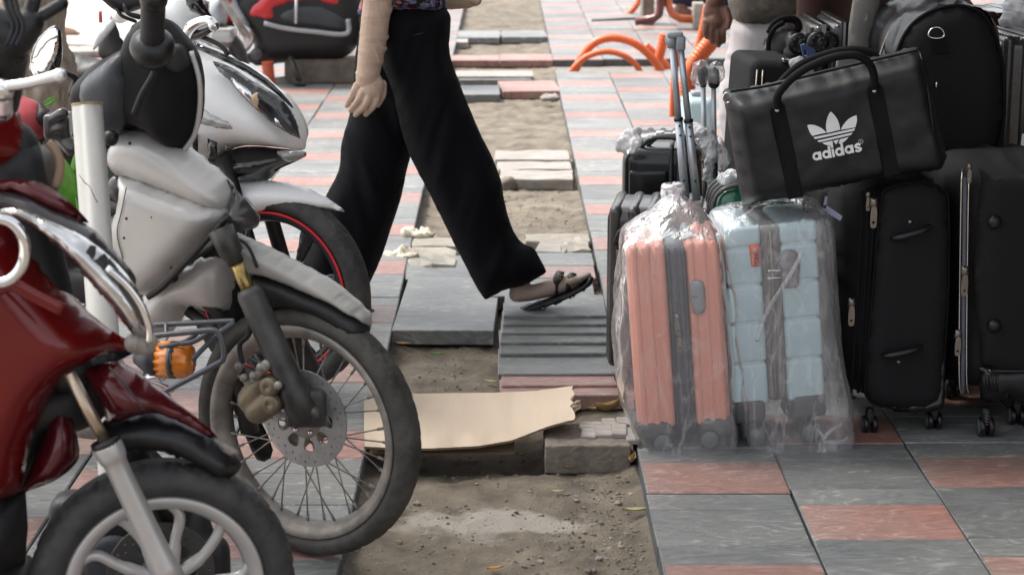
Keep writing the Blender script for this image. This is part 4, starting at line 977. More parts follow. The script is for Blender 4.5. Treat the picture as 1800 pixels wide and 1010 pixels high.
# --- black case with two capped handle bars
t, F_, u0, u1, vb, vT = shell_case('slim black suitcase whose two capped handle bars stand up beside the bag', 1213, 1262, 400, 5.75, .30, hard_black, 0, rr=.02)
trolley(t, F_, [(1241, 402), (1258, 402)], [(1236, 150), (1254, 148)], .0075, black_plastic, tube_alu, None, .48, False)
part('grip_knob', join(limb([F_.at(1236, 150), F_.at(1235, 136), F_.at(1235, 126)], [.010, .014, .017]), limb([F_.at(1255, 146), F_.at(1254, 128)], [.018, .018])), black_plastic, t)
solo('plastic_film', wobble(blob(F_.at(1231, 130), .030, .03, .036, 28), .01, 40, 2), film_b, 'clear film wrapped round the left handle knob', 'plastic film')
solo('plastic_film', wobble(blob(F_.at(1258, 130), .026, .03, .034, 28), .01, 40, 3), film_b, 'clear film wrapped round the right handle knob', 'plastic film')
me = fuse(limb([F_.at(1237, 235, .01), F_.at(1248, 245, .01), F_.at(1252, 262, .01), F_.at(1246, 290, .01), F_.at(1248, 325, .01)], [.022, .024, .024, .016, .010]), .004, 1)
solo('plastic_film', wobble(me, .014, 30, 5), mat('milky_film', (.62, .62, .64), .25, var=.3, scale=30, alpha=.62, bump=1, bscale=40), 'milky film knotted round the two black handle bars', 'plastic film')
# --- green case, film on top
t, F_, u0, u1, vb, vT = shell_case('bottle green hard suitcase with a black edge, just left of the bag', 1258, 1330, 330, 5.5, .30, green_shell, 0, rr=.055, roll=0)
part('edge_trim', join(*[tube(spline([F_.p(u0-.004, vT-.22, -.02-k*.05), F_.p(u0-.004, vT-.06, -.02-k*.05), F_.p(u0+.02, vT-.012, -.02-k*.05), F_.p(u0+.07, vT+.004, -.02-k*.05), F_.p(u1, vT+.004, -.02-k*.05)], 5), .007, 8) for k in range(4)]), gunmetal, t)
# --- pale blue case far behind
t, F_, u0, u1, vb, vT = shell_case('pale blue suitcase half hidden behind the handle bars', 1206, 1256, 175, 8.0, .25, blue_shell, 0, rr=.03)
part('top_handle', rbox(F_, u0+.03, u1-.03, vT, vT+.02, -.16, -.08, .008), handle_grey, t)
t, F_, u0, u1, vb, vT = shell_case('copper brown suitcase seen as a sliver beside the bag', 1279, 1330, 262, 6.2, .25, mat('copper_shell', (.45, .20, .12), .35, .3), 0, rr=.03)
# --- dark cases carrying the pile behind the bag
t, F_, u0, u1, vb, vT = shell_case('tall soft black suitcase with rounded corners behind the bag handles', 1322, 1415, 105, 6.0, .32, nylon, 0, yaw=-6, rr=.03, roll=3)
part('front_zip', join(*[tube([F_.p(u0+.018+.018*k, vb+.05, .004), F_.p(u0+.018+.018*k, vT-.03, .004)], .003, 6) for k in range(2)]), steel_pull, t)
part('corner_clip', rbox(F_, u1-.07, u1-.03, vT-.004, vT+.008, -.02, .006, .002), chrome, t)
P0 = V(1375, 100, 6.45); F_ = Frame(P0, yaw=-8, roll=4)
t = thing('backpack', 'black padded backpack with a looped grab handle, standing on the pile', 'backpack', F_.at(1370, 110), None)
O = smooth_outline(F_.pts([(1345, 112), (1350, 60), (1360, 48), (1385, 42), (1398, 52), (1408, 80), (1410, 115)]), 4); part('body', inflate(F_, O, .20, .05, res=.014), nylon, t)
O = smooth_outline(F_.pts([(1362, 112), (1368, 62), (1382, 50), (1390, 60), (1394, 112)]), 3); part('front_pocket', inflate(F_, O, .10, .02, w0=.08, res=.012), leatherette, t)
part('side_pocket', inflate(F_, smooth_outline(F_.pts([(1335, 112), (1338, 78), (1346, 62), (1352, 64), (1350, 112)]), 3), .12, .02, w0=.02, res=.012), leatherette, t)
part('grab_handle', tube(spline([F_.at(x, y, .03) for x, y in ((1352, 60), (1362, 42), (1380, 34), (1398, 36), (1404, 48), (1398, 56))], 5), .013, 10, sq=.6), webbing, t)
part('strap', tube(spline([F_.at(x, y, .10) for x, y in ((1350, 95), (1352, 70), (1362, 50), (1378, 40))], 5), .008, 8, sq=.6), webbing, t)
# upside-down cases with their casters up
for (xa, xb, yt, Y, lab) in ((1432, 1462, 45, 6.3, 'black suitcase lying wheels-up behind the bag, left of two'), (1466, 1500, 42, 6.2, 'black suitcase lying wheels-up behind the bag, right of two')):
    P0 = Vector((V(xa, yt, Y).x, Y, 0)); F_ = Frame(P0); u0, vT = F_.px(xa, yt); u1 = F_.px(xb, yt)[0]
    t = thing('suitcase', lab, 'suitcase', F_.p(0, 0, -.2), 'suitcases standing upside down')
    part('shell', join(rbox(F_, u0, u1, .02, vT, -.38, 0, .02), rbox(F_, u0+.02, u0+.035, .03, vT+.006, -.39, .008, .004), rbox(F_, u1-.03, u1-.016, .03, vT+.006, -.39, .008, .004)), hard_black, t)
    part('corner_guard', rbox(F_, u0+.036, u1-.032, vT-.07, vT+.004, -.1, .01, .012), mat('pale_grey_guard', (.35, .35, .36), .3), t)
    for k in (0, 1):
        K = Frame(F_.p(u0-.012+.0*k, vT-.055, .0-.0*k)); K.u, K.v, K.n = F_.u, F_.v, F_.n
        wv_ = part('caster', lathe(K, -.012-.03*k, 0, [(.006, .028), (.026, .028), (.034, .032), (.036, .040), (.034, .047), (.024, .050), (.010, .046), (.0005, .046)], 28, closed=False), black_plastic, t)
        part('rivet', join(*[blob(K.p(-.012-.03*k+.022*math.cos(a), .022*math.sin(a), .051), .0018, seg=6) for a in np.linspace(0, 5.5, 8)]), steel_pull, t)
t = thing('luggage_tag', 'dark blue plastic tag with a slot above the white film', 'tag', V(1412, 105, 5.7))
Fq = Frame(V(1412, 90, 5.7)); part('plate', plate(Fq, Fq.pts([(1407, 80), (1414, 77), (1433, 88), (1431, 108), (1412, 102)]), .012, 0, holes=[Fq.pts([(1413, 88), (1418, 89), (1419, 100), (1414, 99)])]), blue_tag, t)
crumple(1405, 112, 5.6, .028, .03, .022, 'white film bunched under the blue tag', 11, mat('milky_film', (1, 1, 1)))
# shop goods and the shop behind
Fq = Frame(V(1520, 40, 5.75), yaw=-5, roll=4)
t = thing('display_board', 'warm grey plastic board with a bright slot standing between the suitcases', 'board', Fq.p(0, -.8, 0))
part('panel', inflate(Fq, smooth_outline(Fq.pts([(1508, -60), (1560, -60), (1530, 92), (1490, 84)]), 3, keep=(0, 1)), .03, .008, res=.02), grey_board, t)
part('slot', plate(Fq, Fq.pts([(1521, 26), (1526, 26), (1524, 37), (1519, 37)], .016), .002, .016), chrome, t)
part('lower_panel', rbox(Fq, -.07, .05, -.85, -.08, -.015, .0, .01), grey_board, t)
Fq = Frame((V(1500, 60, 7.1).x, 7.1, 1.0)); a = Fq.px(1402, 60); b = Fq.px(1560, -40)
t = thing('hanging_cloth', 'dark brown cloth hanging behind the upturned suitcases', 'cloth', Fq.p(a[0], -.9, 0))
me = rbox(Fq, a[0], b[0]+.3, -.95, b[1]+.5, -.03, 0, .004, 1); bm = bmesh.new(); bm.from_mesh(me); bmesh.ops.subdivide_edges(bm, edges=bm.edges[:], cuts=12, use_grid_fill=True)
for v in bm.verts: v.co.y += .03*math.sin(v.co.x*38)+.01*math.sin(v.co.x*91)
bm.to_mesh(me); bm.free(); part('folds', me, brown_cloth, t)
t, F_, u0, u1, vb, vT = shell_case('tall dark ribbed hard suitcase at the right edge behind the duffel', 1762, 1880, 66, 5.75, .30, gunmetal, 4, yaw=-4, rr=.035)
t, F_, u0, u1, vb, vT = shell_case('dark brown glossy suitcase at the top right corner behind the ribbed one', 1722, 1870, 24, 6.3, .35, mat('dark_brown_shell', (.035, .018, .016), .2, .2, coat=.4), 3, yaw=-4, rr=.035)
part('zip_band', rbox(F_, u0, u1, vT-.085, vT-.065, -.02, .008, .004), zip_tape, t)
crumple(1795, 18, 6.1, .06, .05, .05, 'milky film on the brown suitcase in the top right corner', 12, mat('milky_film', (1, 1, 1)))
t = thing('price_card', 'white card standing upright at the right edge beside the duffel', 'card', V(1795, 280, 5.4)); Fq = Frame(V(1795, 260, 5.4)); part('sheet', plate(Fq, Fq.pts([(1797, 235), (1808, 235), (1803, 280), (1791, 279)]), .001), paper, t)
t = thing('luggage_tag', 'white and blue paper tag hanging below the bag', 'tag', V(1460, 365, 5.2)); Fq = Frame(V(1460, 365, 5.12)); part('sheet', join(plate(Fq, Fq.pts([(1450, 345), (1455, 345), (1452, 366), (1447, 365)]), .0012), plate(Fq, Fq.pts([(1447, 362), (1452, 360), (1481, 380), (1477, 388), (1450, 372)]), .0012)), mat('pale_blue_paper', (.35, .38, .55), .6), t)
# shop front, mostly beyond the frame; unseen canvas added to darken the right side
sw = solo('shop_wall', join(quad_box(3.3, 3.5, 2.0, 12, -.05, 3.4)), wall_paint, 'dark painted shop wall behind the rows of luggage', 'wall')
Fq = Frame((0, 0, 0)); t = thing('awning', 'dark canvas awning over the luggage', 'awning', (2.2, 6, 2.6))
part('canvas', mesh_of([(.75, 2.6, 2.35), (3.3, 2.6, 3.1), (3.3, 9.5, 3.1), (.75, 9.5, 2.35), (.75, 2.6, 2.33), (3.3, 2.6, 3.08), (3.3, 9.5, 3.08), (.75, 9.5, 2.33)], [(0, 1, 2, 3), (7, 6, 5, 4), (0, 4, 5, 1), (3, 2, 6, 7), (0, 3, 7, 4), (1, 5, 6, 2)], False), added_awning_mat, t)
part('front_bar', tube([(.75, 2.6, 2.32), (.75, 9.5, 2.32)], .02), tube_alu, t)
# ------------------------------------------------------------------ the walker
Yp = 6.45
F_ = Frame((V(720, 250, Yp).x, Yp, 0))
t = thing('person', 'walker in wide black trousers, floral blouse and long beige sun gloves crossing the strip', 'person', (F_.o.x, Yp, 0))
s_ = 1/515
def fold(seed, a=.006, lean=0.):
    return lambda x, y: a*(noise.noise(Vector(((x-lean*y)*16, y*3.0, seed)))+.5*noise.noise(Vector(((x-lean*y)*38, y*5, seed+3))))
front = smooth_outline(F_.pts([(655, 2), (782, 8), (790, 82), (795, 108), (804, 134), (826, 190), (845, 235), (862, 268), (880, 312), (886, 345), (894, 380), (905, 408), (920, 427), (938, 434), (950, 454), (963, 478), (940, 491), (905, 512), (893, 506), (852, 527), (835, 500), (795, 422), (757, 345), (719, 271), (702, 216), (690, 160), (664, 90)], .08), 3, keep=(15, 19))
back = smooth_outline(F_.pts([(640, 2), (770, 2), (772, 120), (745, 200), (718, 290), (706, 345), (690, 395), (672, 450), (648, 503), (600, 520), (560, 500), (528, 468), (550, 415), (572, 345), (595, 300), (600, 250), (613, 205), (619, 150), (624, 100), (632, 50)], -.06), 3, keep=(8, 11))
lg1 = inflate(F_, front, .21, .10, w0=.085, res=.016, fold=fold(1, .022, .35)); lg2 = inflate(F_, back, .21, .10, w0=-.06, res=.016, fold=fold(4, .024, -.35))
tr = part('trousers', fuse(join(lg1, lg2), .007, 2), black_cloth, t)
u, v = F_.px(733, 60, .17); part('pocket_stitch', tube([F_.at(726, 63, .196), F_.at(744, 58, .196)], .001, 5), grey_plastic, tr)
# the body under the clothes, one skin
A = lambda x, y, w_: F_.at(x, y, w_)
head = A(720, -310, .02)
bodym = join(limb([A(708, 40, .02), A(712, -40, .02), A(712, -150, .02), A(712, -215, .02)], [.105, .10, .13, .09], 5, sq=.8), limb([A(712, -215, .02), A(716, -260, .02)], [.055, .05], 4),
             blob(head, .078, .095, .115, 24), blob(head+F_.u*.085+F_.v*-.01, .016, .014, .02), 
             limb([A(712, -205, .14), A(690, -110, .20), A(664, -20, .19), A(655, 60, .19), A(647, 118, .19)], [.052, .046, .040, .034, .028]),
             limb([A(712, -205, -.12), A(725, -110, -.17), A(740, -30, -.16), A(775, -5, -.14), A(822, -2, -.12)], [.052, .046, .038, .032, .026]),
             limb([A(728, 80, .07), A(795, 260, .085), A(862, 400, .09), A(917, 490, .09)], [.06, .05, .042, .030]), limb([A(915, 488, .09), A(910, 515, .09)], [.030, .029], 3),
             limb([A(908, 517, .09), A(935, 514, .09), A(975, 504, .09), A(1008, 494, .09)], [.027, .027, .028, .024], sq=1.2),
             limb([A(695, 80, -.05), A(660, 280, -.06), A(616, 430, -.06), A(606, 500, -.06)], [.06, .05, .042, .032]), limb([A(606, 500, -.06), A(600, 528, -.06)], [.032, .028], 3), limb([A(604, 535, -.06), A(645, 540, -.06)], [.026, .018], sq=1.2))
toes = []
for k, (dx, w_) in enumerate(((26, .060), (24, .078), (21, .094), (17, .108), (12, .120))):
    toes.append(limb([A(1003, 495, w_), A(1008+dx, 484+k*1.6, w_)], [.012, .0125 if k == 0 else .0095], 4))
part('body', fuse(join(bodym, *toes), .0055, 2), stocking, t)
part('hair', fuse(join(blob(head+F_.v*.02-F_.u*.012, .088, .105, .118, 24), blob(head-F_.u*.085-F_.v*.02, .04, .05, .05)), .01, 2), mat('black_hair', (.01, .009, .008), .5), t)
part('eye', join(blob(head+F_.u*.07+F_.n*.033+F_.v*.0, .011, seg=10), blob(head+F_.u*.07-F_.n*.033, .011, seg=10)), mat('eye_white', (.6, .6, .6), .2), t)
bl = smooth_outline(F_.pts([(634, -235), (700, -255), (750, -245), (792, -200), (786, -60), (788, 5), (787, 42), (774, 38), (757, 28), (720, 26), (672, 26), (640, 29), (628, 27), (634, 0), (645, -80)], .0), 3, keep=(6, 12))
part('blouse', wobble(inflate(F_, bl, .40, .12, w0=.03, res=.018, fold=fold(9, .012)), .006, 9), floral, t)
# long sun glove with a fingered hand
arm = [limb([A(688, -110, .20), A(666, -20, .205), A(664, 0, .205), A(658, 50, .205), A(652, 95, .205), A(647, 128, .205), A(645, 142, .205)], [.056, .050, .0475, .045, .042, .0385, .037], 6, 20)]
pal = [limb([A(647, 132, .205), A(650, 148, .205), A(651, 162, .208)], [.036, .046, .042], 5, 18, sq=.7)]
fing = [([(627, 152, .215), (619, 168, .228), (610, 186, .222)], [.0135, .0115, .0085]), ([(637, 162, .232), (629, 178, .244), (616, 194, .236)], [.0135, .012, .009]),
        ([(649, 167, .236), (641, 186, .250), (625, 202, .240)], [.0135, .012, .009]), ([(663, 164, .222), (658, 184, .236), (643, 201, .230)], [.0135, .0115, .009]), ([(672, 148, .195), (672, 166, .190), (664, 184, .198)], [.015, .013, .010])]
for P, r in fing: pal.append(limb([A(*q) for q in P], r, 5, 12))
gm = fuse(join(*arm, *pal), .0028, 1)
gm.update(); nn = [q.normal.copy() for q in gm.vertices]
hz = A(645, 150, .205).z
for q, n_ in zip(gm.vertices, nn):   # the slack cloth twists round the forearm
    if q.co.z > hz-.02:
        k = min(1, (q.co.z-hz+.02)/.1); a = q.co.z*1.0+q.co.x*1.5+q.co.y*.4
        q.co += n_*k*(.0085*(1-abs(math.sin(a*46+2.6*noise.noise(q.co*11))))**2*max(.15, .5+1.3*noise.noise(q.co*8+Vector((4, 4, 4))))-.001+.003*noise.noise(Vector((q.co.x*20, q.co.y*20, q.co.z*7))))
part('sun_glove', gm, glove_cloth, t)
part('far_sun_glove', fuse(join(limb([A(740, -30, -.16), A(775, -5, -.14), A(822, -2, -.12)], [.045, .04, .033]), limb([A(820, -2, -.12), A(836, 0, -.12)], [.030, .022]), *[limb([A(832, -3+2*k, -.15+.02*k), A(842, -1+2*k, -.15+.02*k), A(840, 4, -.15+.02*k)], [.011, .010, .009], 3) for k in range(4)], limb([A(828, -2, -.1), A(834, 5, -.09)], [.012, .01], 3)), .005, 1), glove_cloth, t)
# sandals
sd_ = part('sandal', inflate(F_, smooth_outline(F_.pts([(914, 540), (918, 549), (948, 540), (986, 528), (1022, 510), (1042, 491), (1038, 486), (1020, 498), (985, 515), (945, 529)], .09), 3, keep=(0, 1)), .088, .02, w0=.09, res=.01, power=4), sandal_black, t)
part('sole', inflate(F_, smooth_outline(F_.pts([(916, 545), (918, 550), (948, 542), (986, 530), (1023, 512), (1042, 494), (1040, 491), (1020, 507), (985, 524), (945, 536)], .09), 3), .092, .02, w0=.09, res=.01, power=4), sole_grey, sd_)
def strap_(P, m=sandal_black):
    a = inflate(F_, smooth_outline(F_.pts(P, .10), 3, keep=(0, 1, 3, 4)), .084, .022, w0=.09, res=.007, power=3.2); part('strap', a, m, sd_)
strap_([(968, 521), (970, 494), (979, 477), (993, 479), (987, 498), (985, 517)]); strap_([(990, 515), (990, 494), (1002, 480), (1014, 482), (1006, 498), (1008, 509)])
st = []
for (x0, y0, x1, y1) in ((973, 486, 986, 488), (971, 494, 985, 490), (991, 492, 1006, 487), (981, 481, 991, 484), (998, 484, 1009, 486)):
    for k in range(5): st.append(blob(A(x0+(x1-x0)*k/4, y0+(y1-y0)*k/4, .1335), .0015, seg=8))
part('stud', join(*st), gold_stud, sd_)
part('sandal', inflate(F_, smooth_outline(F_.pts([(588, 540), (590, 550), (655, 551), (658, 546), (650, 542)], -.06), 3), .085, .02, w0=-.06, res=.012, power=4), sandal_black, t)

# ------------------------------------------------------------------ the vendor on the right
Yv = 7.5; F_ = Frame((V(1340, 100, Yv).x, Yv, 0)); A = lambda x, y, w_=0: F_.at(x, y, w_)
t = thing('person', 'standing vendor in a mottled grey-brown shirt and pale trousers behind the suitcases', 'person', (F_.o.x, Yv, 0))
lo = F_.px(1300, 45)[1]
O1 = [F_.px(x, y) for x, y in ((1284, 30), (1280, 75), (1269, 112), (1262, 160), (1262, 215), (1268, 245))]; a0 = O1[-1]
O1 += [(a0[0]+.03, .06), (a0[0]+.22, .06), (a0[0]+.27, .45), F_.px(1400, 200), F_.px(1408, 30)]
O1b = [(a0[0]+.16, .8), (a0[0]+.14, .4), (a0[0]+.18, .06), (a0[0]+.36, .06), (a0[0]+.42, .5), F_.px(1478, 30), F_.px(1330, 30)]
part('trousers', fuse(join(inflate(F_, O1, .22, .09, w0=.04, res=.02, fold=fold(12, .012)), inflate(F_, O1b, .22, .09, w0=-.07, res=.02, fold=fold(13, .012))), .008, 1), pale_cotton, t)
O = smooth_outline([F_.px(x, y) for x, y in ((1281, 42), (1300, 49), (1350, 50), (1420, 46), (1480, 50), (1498, 44), (1500, -120), (1490, -230), (1430, -260), (1350, -260), (1290, -225), (1280, -120))], 3, keep=(0, 5))
part('shirt', inflate(F_, O, .34, .13, w0=.0, res=.02, fold=fold(15, .02)), mottled, t)
hd = A(1392, -350)
arm = [limb([A(1292, -215, .05), A(1262, -110, .08), A(1258, -20, .12), A(1256, 4, .13)], [.055, .045, .036, .030]), limb([A(1256, 2, .13), A(1256, 20, .13), A(1257, 38, .13)], [.033, .044, .041], 4, sq=.6)]
for k, (xb, xt, yt) in enumerate(((1240, 1242, 68), (1251, 1252, 77), (1262, 1263, 83), (1272, 1272, 76))):
    arm.append(limb([A(xb, 38, .14), A((xb+xt)/2-1, (38+yt)/2, .155), A(xt, yt-3, .145)], [.0135, .0125, .0105], 4, 12))
arm.append(limb([A(1276, 18, .15), A(1281, 34, .165), A(1279, 48, .17)], [.016, .0145, .012], 4))
body = join(*arm, limb([A(1390, 20), A(1390, -100), A(1390, -230)], [.14, .14, .12], sq=.8), limb([A(1390, -240), A(1391, -290)], [.06, .055], 3), blob(hd, .08, .095, .115, 24), blob(hd+F_.n*.1, .012, .018, .02),
            limb([A(1490, -215, .05), A(1515, -110, .05), A(1512, 0, .1)], [.055, .045, .03]), *[limb([F_.p(x, .5, w_), F_.p(x, .09, w_)], [.055, .04]) for x, w_ in ((a0[0]+.12, .04), (a0[0]+.28, -.07))],
            *[limb([F_.p(x, .05, w_-.03), F_.p(x, .035, w_+.14)], [.038, .028], sq=1.1) for x, w_ in ((a0[0]+.12, .04), (a0[0]+.28, -.07))])
part('body', fuse(body, .005, 2), brown_skin, t)
part('hair', blob(hd+F_.v*.03-F_.n*.01, .088, .10, .11, 20), MATS.get('black_hair'), t)
# passer-by's foot on the road, sitting customer at the far table
Yk = 15.8; F_ = Frame((V(100, 40, Yk).x, Yk, -.08)); A = lambda x, y, w_=0: F_.at(x, y, w_)
t = thing('person', 'bare-legged person in sandals far off on the pale road beside the tree trunk', 'person', F_.o)
part('body', fuse(join(limb([A(101, -120), A(100, -40), A(98, 0), A(98, 44)], [.10, .075, .055, .042]), limb([A(99, 50), A(112, 54), A(130, 57)], [.04, .035, .028], sq=1.2), limb([A(80, -110, -.12), A(74, -10, -.12), A(72, 44, -.12)], [.10, .06, .045]), limb([A(73, 52, -.12), A(95, 56, -.12)], [.04, .03])), .012, 2), skin, t)
part('shorts', inflate(F_, F_.pts([(60, -240), (125, -240), (128, -60), (62, -60)]), .28, .1, res=.03), nylon, t)
part('sandal', rbox(F_, *(lambda a, b: (a[0], b[0], a[1], b[1]))(F_.px(93, 62), F_.px(139, 57)), -.05, .05, .006), mat('tan_sandal', (.22, .15, .10), .7), t)
Yk = 17.0; F_ = Frame((V(1200, 30, Yk).x, Yk, 0)); A = lambda x, y, w_=0: F_.at(x, y, w_)
t = thing('person', 'seated customer far off by the orange stand in dark trousers with a bare foot', 'person', F_.o)
part('body', fuse(join(limb([A(1207, -40), A(1200, 0), A(1198, 14)], [.06, .05, .045]), limb([A(1192, 17), A(1205, 21), A(1216, 24)], [.042, .040, .03], sq=1.2)), .01, 1), brown_skin, t)
part('trousers', inflate(F_, smooth_outline(F_.pts([(1180, -60), (1245, -60), (1240, 5), (1222, 14), (1195, 10), (1178, 0)]), 3), .22, .08, res=.03), mat('navy_cloth', (.015, .018, .05), .9), t)
part('trousers', inflate(F_, smooth_outline(F_.pts([(1240, -20), (1320, -40), (1320, 8), (1240, 8)]), 3), .3, .1, res=.03), mat('navy_cloth', (.015, .018, .05), .9), t)
# ------------------------------------------------------------------ motorbikes
def tyre(K, u, v, Rr, hw, rim, m, par, nblk=44, seed=0, name='tyre'):
    """round-shouldered tyre with cut tread"""
    prof = []; n = 15; h = Rr-rim
    for i in range(n):
        a = -math.pi/2*1.12+math.pi*1.12*i/(n-1); prof.append((rim+h*.42+h*.58*max(-.7, math.cos(a)), hw*math.sin(a)*(1.0 if abs(a) < 1.2 else .96)))
    prof += [(rim, hw*.62), (rim, -hw*.62)]
    def gr(a, j, r, w_):
        if r < rim+h*.55: return 0
        side = 1 if w_ > 0 else -1; ph = (a*nblk/(2*math.pi)+side*.25+abs(w_)/hw*1.5) % 1.0
        return -.005 if (ph < .22 and abs(w_) > hw*.18) or abs(w_) < .0022 else 0
    return part(name, lathe(K, u, v, prof, nblk*6, groove=gr), m, par)
def disc_plate(K, u, v, r, w_, par, nslot=9, m=None):
    holes = []
    for rr_, nn_, o in ((.90, 24, 0), (.80, 24, .13)):
        for k in range(nn_): a = 2*math.pi*(k+o*4)/nn_; holes.append(circ(u+r*rr_*math.cos(a), v+r*rr_*math.sin(a), r*.025, 7))
    for k in range(nslot):
        a = 2*math.pi*k/nslot; holes.append(smooth_outline([(u+r*q*math.cos(a+d), v+r*q*math.sin(a+d)) for q, d in ((.40, -.12), (.50, -.22), (.64, -.20), (.68, 0), (.64, .20), (.50, .22), (.40, .12))], 2))
    d = part('brake_disc', plate(K, circ(u, v, r, 72), .004, w_, holes=holes), m or rotor_steel, par)
    part('disc_carrier', lathe(K, u, v, [(r*.36, .004), (r*.40, .001), (r*.40, -.004), (.0005, -.004), (.0005, .004)], 30, closed=True, w0=w_+.002), dusty_steel, d)
    for k in range(5): a = 2*math.pi*k/5+.3; part('disc_bolt', blob(K.p(u+r*.30*math.cos(a), v+r*.30*math.sin(a), w_+.008), .006, seg=8), chrome, d)
    return d

# --- silver underbone with the spoked front wheel
C0 = G(560, 973); C0.z = 0
K = Frame(C0, yaw=29); cu, cv = K.px(540, 756); RW = cv
Fb = Frame(C0, yaw=20)
BG = 'motorbikes parked with their fronts on the left pavement'
t = thing('motorbike', 'silver underbone motorbike with a dusty spoked front wheel and drilled brake disc', 'motorbike', C0, BG)
RW = .291; cv = RW
wh = part('rim', lathe(K, cu, cv, [(.228, -.032), (.243, -.036), (.247, -.032), (.238, -.020), (.222, -.010), (.218, 0), (.222, .010), (.238, .020), (.247, .032), (.243, .036), (.228, .032), (.214, .012), (.211, 0), (.214, -.012)], 90), dusty_steel, t)
ty = tyre(K, cu, cv, RW, .040, .240, rubber, t, 40)
hb = part('hub', lathe(K, cu, cv, [(.020, -.05), (.034, -.046), (.034, -.036), (.022, -.028), (.022, .028), (.034, .036), (.034, .046), (.020, .05), (.0005, .05), (.0005, -.05)], 32), dusty_steel, t)
for k in range(36):
    a = 2*math.pi*k/36; sd = 1 if k % 2 else -1; tw_ = (.42 if (k//2) % 2 else -.42)
    p = K.p(cu+.033*math.cos(a+tw_*1.6), cv+.033*math.sin(a+tw_*1.6), sd*.040); q = K.p(cu+.214*math.cos(a), cv+.214*math.sin(a), sd*.006)
    s = part('spoke', tube([p, q], .0018, 6), dusty_steel, t)
    if k < 36: part('spoke_nipple', tube([q.lerp(p, .10), q], .0035, 6), dusty_steel, s)
disc_plate(K, K.px(536, 735, .062)[0], K.px(536, 735, .062)[1], .110, .062, t)
ax = K.p(cu, cv, .07)
top = Fb.at(396, 420, .085)
low = K.at(534, 724, .092)
boot = part('fork_leg', tube([low+(top-low)*(-.05), low+(top-low)*.12, low+(top-low)*.16, low+(top-low)*.68, low+(top-low)*.715], [.034, .037, .031, .030, .024], 24), fork_black, t)
part('axle_clamp', join(rbox(Frame(low+K.n*-.01), -.045, .045, -.035, .05, -.02, .02, .014), blob(low+K.u*.03, .018), blob(low-K.u*.035+K.v*.02+K.n*.014, .011)), fork_black, boot)
part('stanchion', tube([low+(top-low)*.64, low+(top-low)*.88], .0150, 16), gold_tube, t)
part('fork_boot_collar', tube([low+(top-low)*.86, low+(top-low)*.90, low+(top-low)*.92, top+(top-low)*.06], [.018, .019, .027, .030], 16), fork_black, t)
b2 = K.p(cu, cv, -.09); part('fork_leg', tube([b2+(top-low)*(-.05), b2+(top-low)*.62, b2+(top-low)*1.0], [.032, .029, .024], 18), fork_black, t)
# caliper
Kc = Frame(K.at(468, 688, .115)); Kc.u, Kc.v, Kc.n = K.u, K.v, K.n
cp = part('brake_caliper', fuse(join(limb([Kc.p(-.055, -.03, -.015), Kc.p(-.02, .01, -.01)], [.030, .030]), limb([Kc.p(-.035, -.05, -.015), Kc.p(.01, -.02, -.01)], [.032, .030]), rbox(Kc, -.06, .02, -.055, .02, -.04, .01, .015)), .004, 2), caliper_tan, t)
for (x, y) in ((.020, .018), (.024, -.020)): part('piston_cap', lathe(Kc, x, y, [(.0005, .026), (.019, .026), (.022, .022), (.022, -.02), (.0005, -.02)], 22), caliper_tan, cp)
part('caliper_bolt', join(*[blob(Kc.p(x, y, .018), .010, seg=10) for x, y in ((-.045, .03), (-.02, .038), (-.058, .055), (.0, .06), (.045, .025))], limb([Kc.p(-.03, .02, .01), Kc.p(.01, .065, .01)], [.008, .012])), dusty_steel, cp)
part('brake_hose', tube(spline([Kc.p(-.055, .06, .01), Kc.p(-.06, .10, .01), Kc.p(-.04, .13, .0), Kc.p(-.05, .20, -.01), Kc.p(-.10, .27, -.02), Kc.p(-.12, .34, -.03)], 6), .006, 8), black_plastic, t)
part('speedo_cable', tube(spline([K.p(cu-.03, cv-.02, -.11), K.p(cu-.16, cv+.08, -.11), K.p(cu-.24, cv+.25, -.1), K.p(cu-.22, cv+.42, -.1)], 6), .005, 8), black_plastic, t)
# fender
def P_(L, w_=0): return Fb.pts(L, w_)
fo = smooth_outline(P_([(380, 398), (424, 416), (469, 436), (528, 467), (573, 492), (617, 525), (647, 553), (654, 567), (650, 577), (636, 561), (612, 546), (588, 532), (546, 514), (505, 496), (466, 483), (451, 484), (456, 505), (471, 545), (462, 548), (436, 500), (412, 450)], .0), 4, keep=(0, 8, 15))
fe = part('front_fender', inflate(Fb, fo, .10, .014, w0=.0, res=.0055, power=2.2), fender_silver, t)
part('fender_underside', inflate(Fb, smooth_outline(P_([(448, 480), (466, 478), (505, 490), (546, 508), (590, 526), (636, 556), (650, 572), (648, 586), (632, 594), (600, 577), (560, 553), (505, 538), (472, 546), (456, 510)], .0), 3), .094, .009, w0=.0, res=.007), matte_plastic, fe)
part('fender_crease', tube(spline([Fb.at(x, y, .054) for x, y in ((418, 420), (432, 428), (443, 446), (452, 470))], 5), .0035, 6), black_plastic, fe)
